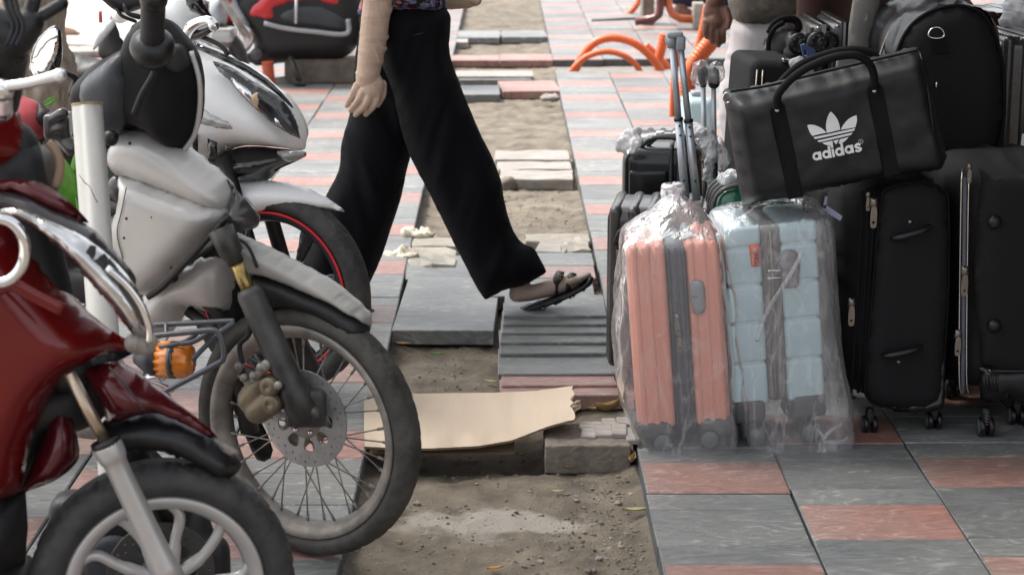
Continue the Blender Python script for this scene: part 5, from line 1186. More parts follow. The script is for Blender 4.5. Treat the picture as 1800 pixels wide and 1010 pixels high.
# front shield: two swept panels, and the dark tip
ua = smooth_outline(P_([(197, 272), (203, 240), (232, 226), (262, 222), (310, 248), (362, 285), (402, 316), (412, 345), (400, 376), (330, 352), (255, 322), (206, 306)], -.01), 4, keep=(3, 6))
part('upper_shield_panel', inflate(Fb, ua, .14, .040, w0=-.01, res=.012, power=2.3), silver_paint, t)
ub = smooth_outline(P_([(208, 303), (262, 316), (335, 340), (404, 370), (398, 382), (368, 414), (325, 462), (280, 508), (262, 520), (242, 512), (212, 470), (188, 430), (200, 392), (212, 362), (213, 335)], .02), 4, keep=(0, 3))
part('lower_shield_panel', inflate(Fb, ub, .13, .032, w0=.02, res=.012, power=2.3), silver_paint, t)
part('shield_tip', inflate(Fb, smooth_outline(P_([(398, 314), (420, 338), (444, 368), (456, 392), (442, 403), (412, 404), (386, 388), (402, 370), (410, 345)], .0), 3), .14, .05, w0=.0, res=.010), gunmetal, t)
part('shield_edge', tube(spline([Fb.at(x, y, .07) for x, y in ((402, 380), (372, 412), (330, 458), (285, 505), (260, 522))], 5), .007, 8), matte_plastic, t)
[part('panel_screw', blob(Fb.at(x, y, .085), r_, seg=8), black_plastic, t) for x, y, r_ in ((222, 384, .0035), (266, 382, .002), (218, 418, .003), (388, 392, .004), (300, 470, .0035), (228, 252, .004))]
part('panel_seam', tube(spline([Fb.at(x, y, .088) for x, y in ((222, 330), (214, 370), (206, 410), (216, 455))], 5), .0012, 6), black_plastic, t)
# inner legs: pale inner shield and dark frame behind the wheel
part('inner_shield', inflate(Fb, smooth_outline(P_([(258, 515), (330, 462), (385, 440), (412, 470), (410, 545), (372, 548), (330, 540), (318, 566), (270, 600), (235, 570)], -.05), 3), .12, .05, w0=-.05, res=.015), silver_paint, t)
part('inner_cover', inflate(Fb, smooth_outline(P_([(320, 455), (402, 392), (432, 430), (440, 520), (428, 600), (395, 590), (372, 530), (338, 500)], -.08), 3), .10, .04, w0=-.08, res=.015), matte_plastic, t)
part('underbone_frame', join(tube([Fb.at(308, 490, -.02), Fb.at(396, 562, -.02)], .012, 10), tube([Fb.at(396, 562, -.05), Fb.at(440, 760, -.06)], .022, 10), tube([Fb.at(330, 545, -.04), Fb.at(420, 610, -.04)], .014, 8)), fork_black, t)
part('lower_arm', inflate(Fb, smooth_outline(P_([(372, 640), (410, 620), (440, 700), (480, 790), (452, 808), (420, 740)], -.1), 3), .03, .01, w0=-.1, res=.015), matte_plastic, t)
part('engine_case', fuse(join(rbox(Fb, -.80, -.52, .20, .40, -.12, .02, .05), limb([Fb.p(-.56, .30, -.05), Fb.p(-.45, .30, -.05)], [.07, .055])), .012, 2), dusty_steel, t)
# cowl over the handlebar
co = smooth_outline(P_([(134, 168), (140, 140), (165, 115), (205, 92), (224, 80), (236, 45), (262, 30), (290, 32), (312, 55), (334, 85), (347, 125), (350, 175), (344, 225), (330, 256), (318, 268), (290, 250), (258, 226), (228, 228), (205, 236), (190, 262), (180, 240), (160, 205), (140, 190)], -.01), 4)
part('handlebar_cowl', inflate(Fb, co, .20, .06, w0=-.01, res=.012), mat('cowl_inner_plastic', (.006, .006, .007), .6, spec=.25), t)
part('cowl_sheen', inflate(Fb, smooth_outline(P_([(138, 172), (146, 142), (182, 112), (222, 92), (232, 150), (228, 200), (210, 232), (190, 240), (165, 212), (146, 192)], .07), 3), .09, .04, w0=.07, res=.012), grey_plastic, t)  # grey piece stands in for the bluish sheen on the cowl's left
part('cowl_recess', inflate(Fb, smooth_outline(P_([(290, 78), (322, 80), (334, 108), (320, 126), (296, 122), (284, 100)], .092), 3), .018, .006, w0=.092, res=.008), matte_plastic, t)
part('cowl_rib', tube(spline([Fb.at(x, y, .115) for x, y in ((278, 92), (270, 130), (250, 165), (236, 200))], 5), .008, 8), matte_plastic, t)
part('inner_edge', tube(spline([Fb.at(x, y, .0) for x, y in ((336, 90), (350, 140), (351, 190), (342, 236), (322, 266))], 5), .006, 8), silver_paint, t)
gp = part('hand_grip', tube(spline([Fb.at(268, 84, .18), Fb.at(268, 60, .20), Fb.at(269, 20, .22), Fb.at(270, -6, .24)], 4), .0255, 20), matte_plastic, t)
part('grip_flange', tube([Fb.at(268, 96, .16), Fb.at(268, 84, .18), Fb.at(268, 72, .19), Fb.at(268, 66, .195)], [.040, .048, .044, .028], 24), black_plastic, gp)
part('bar_end', blob(Fb.at(270, -2, .24), .030, seg=16), black_plastic, gp)
part('choke_knob', blob(Fb.at(194, 243, .17), .018, seg=16), black_plastic, t)
part('indicator_knob', blob(Fb.at(207, 333, .02), .026, .02, .032, 16, Fb), gunmetal, t)
part('seat', fuse(join(limb([Fb.p(-1.25, .74, 0), Fb.p(-.9, .72, 0), Fb.p(-.62, .68, 0)], [.10, .10, .07])), .012), matte_plastic, t)
part('tail_panel', inflate(Fb, [(-1.45, .72), (-.70, .62), (-.62, .50), (-.95, .44), (-1.4, .60)], .2, .07, res=.03), silver_paint, t)
Kr = Frame(Fb.p(0, 0, 0), yaw=20)
rw = part('rear_rim', lathe(Kr, -1.22+.1, RW, [(.222, -.032), (.240, -.034), (.214, 0), (.240, .034), (.222, .032), (.206, 0)], 60), dusty_steel, t); tyre(Kr, -1.12, RW, RW, .045, .232, rubber, t, 40, name='rear_tyre')
part('rear_hub', lathe(Kr, -1.12, RW, [(.06, -.05), (.06, .05), (.0005, .05), (.0005, -.05)], 24), dusty_steel, t)
for k in range(12): a = 2*math.pi*k/12; part('rear_spoke', tube([Kr.p(-1.12+.05*math.cos(a+.4), RW+.05*math.sin(a+.4), .03), Kr.p(-1.12+.21*math.cos(a), RW+.21*math.sin(a), 0)], .003, 5), dusty_steel, t)
part('side_stand', tube([Fb.p(-.6, .25, -.12), Fb.p(-.5, .01, -.28)], .012, 8), fork_black, t)
# wire guard, amber indicator
Fw = Frame(Fb.at(330, 620, .12), yaw=10)
W = lambda L, r=.006: tube(spline([Fw.at(x, y, w_) for x, y, w_ in L], 6), r, 8)
part('wire_guard', join(W([(268, 571, .02), (330, 568, .02), (400, 564, .02), (412, 564, .02)]), W([(268, 590, .05), (330, 584, .05), (372, 580, .05), (385, 586, .05), (392, 605, .05), (393, 628, .05), (380, 640, .05), (300, 682, .05), (285, 690, .05)], .0065),
     W([(292, 568, .02), (292, 588, .05)], .005), W([(412, 566, .02), (385, 584, .05)], .006), W([(406, 572, .0), (370, 600, .02), (338, 632, .03)], .006), W([(376, 580, .03), (340, 600, .03), (318, 604, .03)], .006), W([(360, 575, .02), (325, 600, .02), (280, 610, .02)], .005)), mat('grey_wire_paint', (.10, .105, .12), .4, .3), t)
Ka = Frame(Fw.at(305, 632, .0)); Ka.u, Ka.v, Ka.n = Fw.v, Fw.n, Fw.u
al = part('amber_indicator', lathe(Ka, 0, 0, [(.0005, .045), (.030, .043), (.037, .034), (.040, .0), (.038, -.035), (.0005, -.035)], 40, closed=False, groove=lambda a, j, r, w_: .0022*math.sin(a*14) if r > .02 else 0), amber, t)
part('lamp_ring', lathe(Ka, 0, 0, [(.037, .010), (.042, .008), (.042, -.004), (.037, -.006)], 36), gunmetal, al)
part('lamp_body', tube([Ka.p(0, 0, -.034), Ka.p(0, 0, -.06), Ka.p(0, 0, -.09)], [.040, .034, .012], 24), grey_plastic, al)
part('lamp_bracket', join(limb([Fw.at(262, 640, 0), Fw.at(240, 628, 0), Fw.at(252, 612, 0)], [.008, .010, .008]), limb([Fw.at(285, 660, 0), Fw.at(262, 668, 0), Fw.at(300, 685, 0)], [.012, .012, .008])), chrome, al)

# --- white scooter behind
C0 = G(492, 686); C0.z = 0
K = Frame(C0, yaw=24); Fb = Frame(C0, yaw=18)
t = thing('motorbike', 'white sporty scooter with slanted headlamp and black wheel edged in red', 'motorbike', C0, BG)
cu, cv = K.px(488, 512); RW = cv
K2 = K; rimr = RW*.80
part('rim', lathe(K, cu, cv, [(rimr-.022, -.03), (rimr, -.034), (rimr+.004, -.028), (rimr-.012, -.012), (rimr-.018, 0), (rimr-.012, .012), (rimr+.004, .028), (rimr, .034), (rimr-.022, .03), (rimr-.030, .01), (rimr-.030, -.01)], 90), gloss_black if False else mat('black_alloy', (.018, .019, .025), .3, .2), t)
part('red_rim_stripe', lathe(K, cu, cv, [(rimr-.004, .0345), (rimr+.003, .033), (rimr+.001, .036), (rimr-.005, .0365)], 90), mat('red_stripe', (.62, .02, .03), .4), t)
tyre(K, cu, cv, RW, .046, rimr, clean_rubber, t, 36)
for k in range(3):
    a0 = 2*math.pi*k/3+.62
    for s in (-1, 1):
        L = [(.035, a0+s*.25-.35), (.035, a0+s*.25+.35), (.12, a0+s*.30+.10), (rimr-.018, a0+s*.42+.12), (rimr-.018, a0+s*.42-.10), (.12, a0+s*.30-.10)]
        part('wheel_spoke', inflate(K, smooth_outline([(cu+r*math.cos(a), cv+r*math.sin(a)) for r, a in L], 3), .03, .010, res=.012), MATS['black_alloy'], t)
part('hub', lathe(K, cu, cv, [(.045, -.05), (.045, .05), (.0005, .05), (.0005, -.05)], 30), MATS['black_alloy'], t)
disc_plate(K, cu, cv, .10, .05, t)
part('fork_leg', join(*[tube([K.p(cu, cv, s), K.p(cu-.12, cv+.40, s)], .022, 14) for s in (-.075, .075)]), black_plastic, t)
P_ = lambda L, w_=0: Fb.pts(L, w_)
part('front_fender', inflate(Fb, smooth_outline(P_([(405, 326), (427, 318), (471, 317), (522, 326), (569, 345), (602, 366), (606, 373), (569, 366), (522, 366), (480, 371), (449, 378), (428, 372), (415, 352)], 0), 4, keep=(5, 6)), .12, .05, w0=0, res=.012), white_paint, t)
bo = smooth_outline(P_([(320, 62), (350, 76), (395, 96), (433, 117), (477, 149), (506, 174), (523, 203), (535, 230), (538, 253), (532, 264), (503, 261), (477, 258), (436, 256), (405, 264), (372, 286), (350, 282), (322, 262), (300, 200), (300, 100)], -.03), 4)
body = part('front_cowl', inflate(Fb, bo, .29, .12, w0=-.03, res=.013, power=2.3), white_paint, t)
def onbody(L, th, E, w_, m, nm, par=body, keep=(), res=.008): return part(nm, inflate(Fb, smooth_outline(P_(L, w_), 3, keep=keep), th, E, w0=w_, res=res), m, par)
onbody([(340, 74), (400, 97), (440, 118), (478, 146), (507, 176), (514, 190), (476, 158), (436, 130), (396, 110), (340, 84)], .03, .008, .070, gloss_black, 'top_stripe', keep=(0, 9))
hl = [(373, 107), (405, 117), (443, 142), (487, 168), (508, 190), (522, 218), (528, 244), (503, 233), (471, 212), (433, 177), (405, 145), (381, 120)]
onbody(hl, .036, .008, .105, mat('bezel_grey', (.16, .16, .165), .25, .3, coat=.5), 'headlamp_bezel', keep=(0, 6))
hc = (sum(x for x, y in hl)/12, sum(y for x, y in hl)/12); sh = [(hc[0]+(x-hc[0])*.965, hc[1]+(y-hc[1])*.93) for x, y in hl]
lens = onbody(sh, .050, .012, .112, lens_dark, 'headlamp_lens', keep=(0, 6))
onbody([(405, 135), (420, 146), (440, 160), (452, 180), (446, 184), (430, 170), (412, 150)], .02, .006, .135, reflector, 'reflector', lens)
onbody([(438, 168), (455, 163), (458, 178), (455, 196), (444, 184)], .02, .006, .133, mat('beige_reflection_plate', (.55, .38, .25), .3, .2), 'inner_bulb_shroud', lens)
onbody([(482, 205), (492, 214), (496, 224), (486, 220)], .02, .004, .135, reflector, 'reflector', lens, res=.006)
il = [(349, 181), (379, 196), (408, 215), (421, 226), (395, 228), (368, 222), (347, 217)]
fi = onbody(il, .036, .008, .10, chrome, 'side_lamp_bezel', keep=(3,)); hc = (378, 211)
onbody([(hc[0]+(x-hc[0])*.9, hc[1]+(y-hc[1])*.80) for x, y in il], .055, .012, .104, mat('clear_lens', (.50, .50, .50), .08, .3, var=.5, scale=20, coat=1), 'side_lamp_lens', fi, keep=(3,))
for L in ([(365, 243), (382, 250), (381, 278), (365, 284)], [(336, 232), (348, 236), (348, 276), (338, 272)], [(395, 253), (410, 259), (409, 264), (396, 270)]): onbody(L, .03, .004, .112, gloss_black, 'grille_slot', keep=(0, 1, 2, 3))
part('lower_mouth', inflate(Fb, smooth_outline(P_([(365, 286), (405, 264), (436, 257), (477, 259), (531, 265), (539, 274), (520, 284), (490, 298), (471, 316), (427, 321), (408, 323), (385, 304)], -.02), 4, keep=(4, 5)), .22, .09, w0=-.02, res=.013), gloss_black, t)
part('mouth_highlight', inflate(Fb, smooth_outline(P_([(487, 266), (531, 265), (538, 273), (515, 284), (500, 282)], .07), 3), .05, .02, w0=.07, res=.008), mat('grey_highlight', (.22, .215, .21), .12, coat=.6), t)  # grey patch stands in for a glossy highlight on the black mouth
# rear and headset of the scooter
part('headset_cover', inflate(Fb, smooth_outline(P_([(195, 25), (250, -8), (330, -10), (352, 10), (372, 40), (366, 62), (335, 70), (300, 62), (270, 40), (235, 34), (210, 42)], -.05), 4), .2, .08, w0=-.05, res=.016), white_paint, t)
part('visor', inflate(Fb, smooth_outline(P_([(322, -22), (345, -14), (362, 14), (376, 36), (352, 28), (328, 10)], .03), 3), .08, .03, w0=.03, res=.012), gloss_black, t)
part('brake_lever', limb([Fb.at(326, 66, .10), Fb.at(336, 48, .12), Fb.at(352, 38, .13), Fb.at(368, 36, .14), Fb.at(376, 46, .14)], [.016, .017, .014, .012, .016]), chrome, t)
part('lever_mount', limb([Fb.at(330, 64, .09), Fb.at(350, 60, .1), Fb.at(368, 52, .11)], [.016, .014, .010]), gunmetal, t)
part('handlebar', join(limb([Fb.at(185, -12, .12), Fb.at(215, 8, .10), Fb.at(250, 2, .06)], [.022, .024, .02]), limb([Fb.at(205, 14, .12), Fb.at(214, 28, .12), Fb.at(238, 38, .10)], [.006, .005, .005]), limb([Fb.at(218, 10, .12), Fb.at(226, 24, .12), Fb.at(244, 30, .10)], [.006, .006, .008])), black_plastic, t)
part('brake_hose', tube(spline([Fb.at(x, y, .09) for x, y in ((345, 62), (372, 72), (392, 84), (400, 98))], 5), .007, 8), black_plastic, t)
part('leg_shield', inflate(Fb, smooth_outline(P_([(203, 40), (232, 32), (272, 40), (320, 70), (320, 250), (290, 260), (240, 120)], -.12), 3), .14, .05, w0=-.12, res=.02), white_paint, t)
part('seat', limb([Fb.p(-1.25, .74, 0), Fb.p(-.95, .73, 0), Fb.p(-.72, .68, 0)], [.09, .10, .07]), matte_plastic, t)
part('rear_body', inflate(Fb, [(-1.5, .70), (-.75, .62), (-.62, .30), (-1.2, .32)], .24, .08, res=.03), white_paint, t)
part('floor_board', rbox(Fb, -.75, -.30, .24, .34, -.12, .12, .03), matte_plastic, t)
tyre(Fb, -1.1, RW, RW, .05, rimr, clean_rubber, t, 36, name='rear_tyre'); part('rear_rim', lathe(Fb, -1.1, RW, [(rimr, -.03), (rimr, .03), (.04, .02), (.0005, .02), (.0005, -.02), (.04, -.02)], 50), MATS['black_alloy'], t)
# --- mirror and wheel of the bike behind the white scooter
C0 = G(205, 190); K = Frame((V(195, 80, 8.2).x, 8.2, 0), yaw=30)
t = thing('motorbike', 'dark motorbike behind the white scooter, only its wheel and angular mirror in view', 'motorbike', K.o, BG)
cu, cv = 0, .29
tyre(K, .0, .29, .29, .05, .22, clean_rubber, t, 36); part('rim', lathe(K, 0, .29, [(.22, -.03), (.22, .03), (.04, .02), (.0005, .02), (.0005, -.02), (.04, -.02)], 50), MATS['black_alloy'], t)
part('rear_mudguard', inflate(K, smooth_outline(K.pts([(172, 92), (186, 48), (205, 24), (218, 60), (222, 100), (190, 108)]), 3), .08, .03, res=.015), matte_plastic, t)
part('number_holder', inflate(K, smooth_outline(K.pts([(163, 88), (170, 62), (198, 30), (206, 26), (202, 46), (170, 84)], .08), 3, keep=(0, 3)), .02, .008, w0=.08, res=.012), mat('pale_plastic', (.35, .37, .40), .3), t)
part('lamp_stalk', tube([K.at(176, 20, .05), K.at(177, 40, .05)], .008, 8), mat('red_stalk', (.45, .08, .08), .4), t)
part('body_panel', inflate(K, [(-.75, .45), (-.1, .50), (.05, .64), (-.75, .78)], .2, .08, res=.03), matte_plastic, t)

# --- dark red scooter in the foreground
C0 = Vector((G(290, 1030, .24).x, G(290, 1030, .24).y, 0))
K = Frame(C0, yaw=-14); Fb = Frame(C0, yaw=-6)
t = thing('motorbike', 'dark red scooter nearest the viewer, its silver alloy front wheel cut by the frame', 'motorbike', C0, BG)
cu, cv = K.px(287, 1018); RW = .243; cv = RW; rimr = RW*.735
part('rim', lathe(K, cu, cv, [(rimr-.018, -.034), (rimr, -.040), (rimr+.005, -.034), (rimr-.008, -.016), (rimr-.014, 0), (rimr-.008, .016), (rimr+.005, .034), (rimr, .040), (rimr-.018, .034), (rimr-.028, .01), (rimr-.028, -.01)], 96), cast_alloy, t)
tyre(K, cu, cv, RW, .050, rimr, clean_rubber, t, 34)
for k in range(5):
    a0 = 2*math.pi*k/5+.25
    for s in (-1, 1):
        Pq = [(.030, a0+s*.5), (.09, a0+s*.30+.1), (.14, a0+s*.34+.16), (rimr-.012, a0+s*.30+.30)]
        part('wheel_spoke', tube(spline([K.p(cu+r*math.cos(a), cv+r*math.sin(a), .012) for r, a in Pq], 5), [.0125]*5+[.010]*6+[.0095]*5, 10), cast_alloy, t)
part('hub', lathe(K, cu, cv, [(.036, -.05), (.040, -.03), (.040, .03), (.036, .05), (.018, .056), (.0005, .056), (.0005, -.056)], 36), cast_alloy, t)
disc_plate(K, cu, cv, .10, -.062, t, m=mat('dull_dark_rotor', (.09, .09, .09), .45, .5))
lt = Fb.at(122, 655, .10); lm = Fb.at(186, 778, .11); lb = Fb.at(300, 1020, .115)
part('stanchion', tube([lt, lm.lerp(lb, .05)], .0115, 14), mat('worn_stanchion', (.42, .34, .26), .3, .9), t)
fl = part('fork_leg', tube(spline([lm, lm.lerp(lb, .10), lm.lerp(lb, .2), lm.lerp(lb, .6), lb], 4), [.026, .027, .027, .027, .026, .024, .022, .021, .021, .021, .0215, .022, .022, .023, .024, .026, .028], 22), cast_alloy, t)
part('dust_cap', tube([lm-(lb-lm).normalized()*.006, lm+(lb-lm).normalized()*.004], .0265, 20), black_plastic, fl)
part('axle_nut', blob(K.p(cu, cv, .10), .024, .016, .024, 12, K), chrome, fl)
part('fork_leg', tube([lm-Fb.n*.22+(lt-lm)*.9, lb-Fb.n*.20], .023, 14), black_plastic, t)
part('steering_stem', limb([Fb.at(118, 645, .0), Fb.at(60, 440, -.02), Fb.at(20, 260, -.02)], [.045, .05, .05]), matte_plastic, t)
P_ = lambda L, w_=0: Fb.pts(L, w_)
part('front_fender', inflate(Fb, smooth_outline(P_([(146, 652), (190, 636), (225, 642), (285, 686), (345, 732), (376, 760), (382, 772), (366, 768), (330, 748), (290, 730), (256, 727), (205, 742), (190, 742), (178, 714), (160, 680)], .02), 4, keep=(7, 12)), .13, .05, w0=.02, res=.011), maroon_paint, t)
part('fender_crease', tube(spline([Fb.at(x, y, .098) for x, y in ((192, 645), (225, 682), (255, 722))], 5), .002, 6), gloss_black, t)
part('fender_liner', inflate(Fb, smooth_outline(P_([(180, 742), (205, 738), (256, 724), (300, 732), (366, 764), (412, 800), (424, 818), (410, 836), (385, 842), (345, 815), (290, 795), (230, 790), (195, 800)], .0), 4), .10, .014, w0=.0, res=.011), black_plastic, t)
part('fender_stay', inflate(Fb, smooth_outline(P_([(374, 766), (395, 778), (420, 792), (425, 800), (408, 802), (385, 790)], .02), 3), .03, .01, w0=.02, res=.01), dusty_steel, t)
part('rear_fender_blade', inflate(Fb, smooth_outline(P_([(60, 806), (85, 740), (118, 715), (140, 790), (128, 820), (95, 845), (50, 862), (36, 866)], -.02), 3), .10, .04, w0=-.02, res=.013), maroon_paint, t)
part('wheel_arch', inflate(Fb, smooth_outline(P_([(110, 640), (235, 604), (232, 622), (170, 660), (185, 730), (130, 760), (90, 770), (60, 840), (35, 866), (-20, 880), (-20, 700), (60, 640)], -.08), 3), .16, .06, w0=-.08, res=.02), matte_plastic, t)
part('front_cowl', inflate(Fb, smooth_outline(P_([(-60, 375), (0, 368), (28, 392), (70, 448), (112, 502), (165, 556), (208, 588), (236, 602), (232, 614), (190, 622), (138, 642), (96, 690), (60, 762), (36, 856), (20, 872), (-60, 876), (-160, 860), (-200, 620), (-160, 420)], .0), 4, keep=(8, 14)), .25, .065, w0=.0, res=.017), red_paint, t)
part('upper_cowl', inflate(Fb, smooth_outline(P_([(-80, 322), (0, 316), (40, 316), (74, 322), (108, 343), (148, 380), (152, 392), (100, 372), (50, 348), (0, 338), (-80, 345)], .07), 4), .13, .035, w0=.07, res=.014), maroon_paint, t)
part('headlamp_surround', inflate(Fb, smooth_outline(P_([(-60, 338), (0, 336), (52, 346), (102, 370), (152, 394), (196, 434), (232, 476), (240, 492), (238, 522), (246, 545), (230, 556), (190, 520), (140, 465), (90, 415), (40, 385), (0, 370), (-60, 368)], .075), 4, keep=(7,)), .13, .045, w0=.075, res=.013), mat('dark_bezel_plastic', (.035, .028, .030), .25, coat=.4), t)
hl = part('headlamp', inflate(Fb, smooth_outline(P_([(-20, 372), (20, 378), (62, 400), (108, 440), (150, 486), (188, 530), (212, 562), (236, 590), (255, 602), (268, 600), (268, 575), (256, 535), (238, 502), (205, 462), (160, 424), (110, 396), (60, 376), (20, 366)], .125), 4), .09, .03, w0=.125, res=.010), mat('headlamp_glass', (.30, .29, .285), .06, .9, var=.9, scale=7, c2=(.85, .85, .86), coat=1), t)
part('headlamp_rim', tube(spline([Fb.at(x, y, .165) for x, y in ((188, 470), (222, 500), (248, 536), (262, 575), (262, 602))], 5), [.006]*21, 10, sq=.8), chrome, hl)
part('lamp_base', limb([Fb.at(236, 603, .13), Fb.at(258, 606, .13), Fb.at(268, 600, .13)], [.018, .018, .010]), dusty_steel, hl)
part('emblem_ring', tube([Fb.at(-2+46*math.cos(a), 441+56*math.sin(a), .21) for a in np.linspace(0, 2*math.pi, 49)[:-1]], .0095, 12, closed=True, sq=.8), chrome, t)
part('cowl_ridge', tube(spline([Fb.at(x, y, .165) for x, y in ((-10, 512), (20, 500), (60, 520), (110, 545))], 5), .012, 10, sq=.5), red_paint, t)
# headset, bar, lever, mirror
part('headset_cover', inflate(Fb, smooth_outline(P_([(-60, 150), (0, 172), (30, 190), (42, 235), (46, 285), (20, 292), (-60, 290)], .0), 3), .18, .07, res=.016), red_paint, t)
part('switch_cluster', fuse(join(limb([Fb.at(-20, 60, .05), Fb.at(20, 60, .05), Fb.at(48, 42, .05)], [.05, .045, .03]), limb([Fb.at(-10, 100, .05), Fb.at(30, 85, .04)], [.04, .02]), limb([Fb.at(-5, 180, 0), Fb.at(0, 90, .02)], [.04, .05])), .008), black_plastic, t)
part('hand_grip', limb([Fb.at(40, 46, .05), Fb.at(80, 24, .03), Fb.at(110, 6, .01)], [.011, .011, .011]), black_plastic, t)
part('mirror_stem', limb([Fb.at(30, 100, .05), Fb.at(46, 50, .05), Fb.at(62, -10, .05)], [.014, .013, .012]), black_plastic, t)
part('wiring', join(*[tube(spline([Fb.at(x+k*9, y, .09) for x, y in ((5, -15), (14, 20), (22, 50), (10, 80))], 5), .004, 8) for k in range(3)]), mat('dark_cable', (.012, .014, .022), .4), t)
part('brake_lever', limb([Fb.at(8, 152, .16), Fb.at(50, 146, .17), Fb.at(96, 134, .18), Fb.at(104, 133, .18)], [.009, .009, .010, .0125], 5), mat('satin_alloy', (.75, .76, .78), .25, .8), t)
part('lever_pivot', join(blob(Fb.at(4, 158, .15), .02), limb([Fb.at(5, 165, .14), Fb.at(2, 195, .12)], [.016, .02])), chrome, t)
part('inner_leg_cover', inflate(Fb, smooth_outline(P_([(42, 262), (58, 255), (88, 258), (104, 285), (108, 315), (95, 340), (60, 330), (44, 300)], -.06), 3), .13, .06, w0=-.06, res=.012), mat('bronze_grey_plastic', (.10, .09, .08), .4), t)
part('leg_cover_edge', tube(spline([Fb.at(x, y, .0) for x, y in ((84, 250), (100, 268), (106, 296), (98, 330))], 5), .008, 8), mat('brown_edge', (.28, .19, .13), .5), t)
part('body_side', inflate(Fb, smooth_outline(P_([(-60, 285), (0, 282), (45, 285), (60, 320), (20, 330), (-60, 330)], -.02), 3), .14, .05, w0=-.02, res=.016), gunmetal, t)
part('side_panel', inflate(Fb, [(-1.3, .62), (-.5, .50), (-.42, .25), (-1.0, .25)], .26, .08, res=.03), red_paint, t)
part('seat', limb([Fb.p(-1.25, .72, 0), Fb.p(-.85, .70, 0), Fb.p(-.6, .66, 0)], [.10, .10, .07]), matte_plastic, t)
tyre(Fb, -1.1, RW, RW, .05, rimr, clean_rubber, t, 34, name='rear_tyre'); part('rear_rim', lathe(Fb, -1.1, RW, [(rimr, -.03), (rimr, .03), (.04, .02), (.0005, .02), (.0005, -.02), (.04, -.02)], 50), cast_alloy, t)
part('floor_board', rbox(Fb, -.72, -.24, .2, .28, -.12, .12, .03), matte_plastic, t)
part('lower_body', inflate(Fb, P_([(-120, 850), (20, 868), (44, 866), (48, 930), (30, 1150), (-120, 1150)], -.04), .2, .05, w0=-.05, res=.03), matte_plastic, t)
# --- the bike whose round mirror, red seat and block of switches show between
Fb = Frame((V(80, 220, 4.9).x, 4.9, 0), yaw=25)
t = thing('motorbike', 'motorbike with an oval mirror and faded red seat squeezed between the red and silver bikes', 'motorbike', Fb.o, BG)
P_ = lambda L, w_=0: Fb.pts(L, w_)
mo = smooth_outline(P_([(100, 45), (107, 58), (108, 95), (104, 122), (92, 134), (70, 138), (56, 132), (53, 110), (60, 82), (76, 58), (90, 47)], .1), 4)
mi_ = part('mirror_shell', inflate(Fb, mo, .05, .02, w0=.10, res=.009), gloss_black, t)
part('mirror_glass', inflate(Fb, smooth_outline(P_([(97, 50), (103, 60), (101, 90), (90, 116), (78, 132), (62, 134), (55, 122), (58, 100), (68, 74), (84, 56)], .126), 4), .012, .006, w0=.126, res=.009), mat('mirror_silver', (.9, .9, .92), .03, 1, var=0), mi_)
part('mirror_stem', limb([Fb.at(100, 124, .09), Fb.at(120, 130, .07), Fb.at(133, 140, .05), Fb.at(128, 165, .03)], [.005, .006, .009, .012]), black_plastic, t)
part('seat', inflate(Fb, smooth_outline(P_([(30, 168), (45, 172), (66, 184), (80, 215), (78, 240), (58, 246), (40, 232)], .0), 3), .2, .07, res=.012), mat('faded_red_vinyl', (.48, .07, .085), .5), t)
part('seat_side', inflate(Fb, smooth_outline(P_([(64, 180), (82, 190), (96, 206), (90, 222), (78, 226)], .0), 3), .16, .04, res=.012), matte_plastic, t)
part('switch_block', fuse(join(rbox(Frame(Fb.at(105, 222, .02)), -.035, .03, -.03, .035, -.04, .04, .012), limb([Fb.at(85, 215, .05), Fb.at(110, 200, .05)], [.014, .016]), limb([Fb.at(85, 232, .05), Fb.at(105, 226, .05)], [.014, .012]), limb([Fb.at(112, 245, .03), Fb.at(128, 262, .03)], [.02, .022]), limb([Fb.at(115, 250, 0), Fb.at(112, 285, 0)], [.03, .03])), .004, 2), gunmetal, t)
part('frame', join(limb([Fb.at(112, 270, -.02), Fb.at(100, 420, -.05), Fb.at(60, 600, -.05)], [.03, .03, .03]), limb([Fb.at(60, 240, -.02), Fb.at(-60, 300, -.02)], [.03, .03])), fork_black, t)
tyre(Fb, -.35, .28, .28, .045, .22, rubber, t, 36); part('rim', lathe(Fb, -.35, .28, [(.22, -.03), (.22, .03), (.04, .02), (.0005, .02), (.0005, -.02), (.04, -.02)], 40), dusty_steel, t)
Fe = Frame((V(230, 930, 3.82).x, 3.82, 0)); part('engine_case', fuse(join(rbox(Fe, -.155, .12, .02, .29, -.02, .08, .03), rbox(Fe, .08, .205, .02, .19, -.02, .06, .03), limb([Fe.p(.04, .17, .03), Fe.p(.12, .20, .0)], [.06, .05])), .01, 2), matte_plastic, t); part('dark_block_cover', lathe(Fe, -.02, .15, [(.0005, .095), (.05, .095), (.065, .085), (.07, .07)], 30, closed=False), grey_plastic, t)  # dark block added behind the near wheel so its gaps read black
part('red_side_panel', inflate(Fb, [(-.5, .62), (.0, .66), (.05, .52), (-.5, .5)], .14, .05, res=.03), mat('faded_red_vinyl', (1, 0, 0)), t)

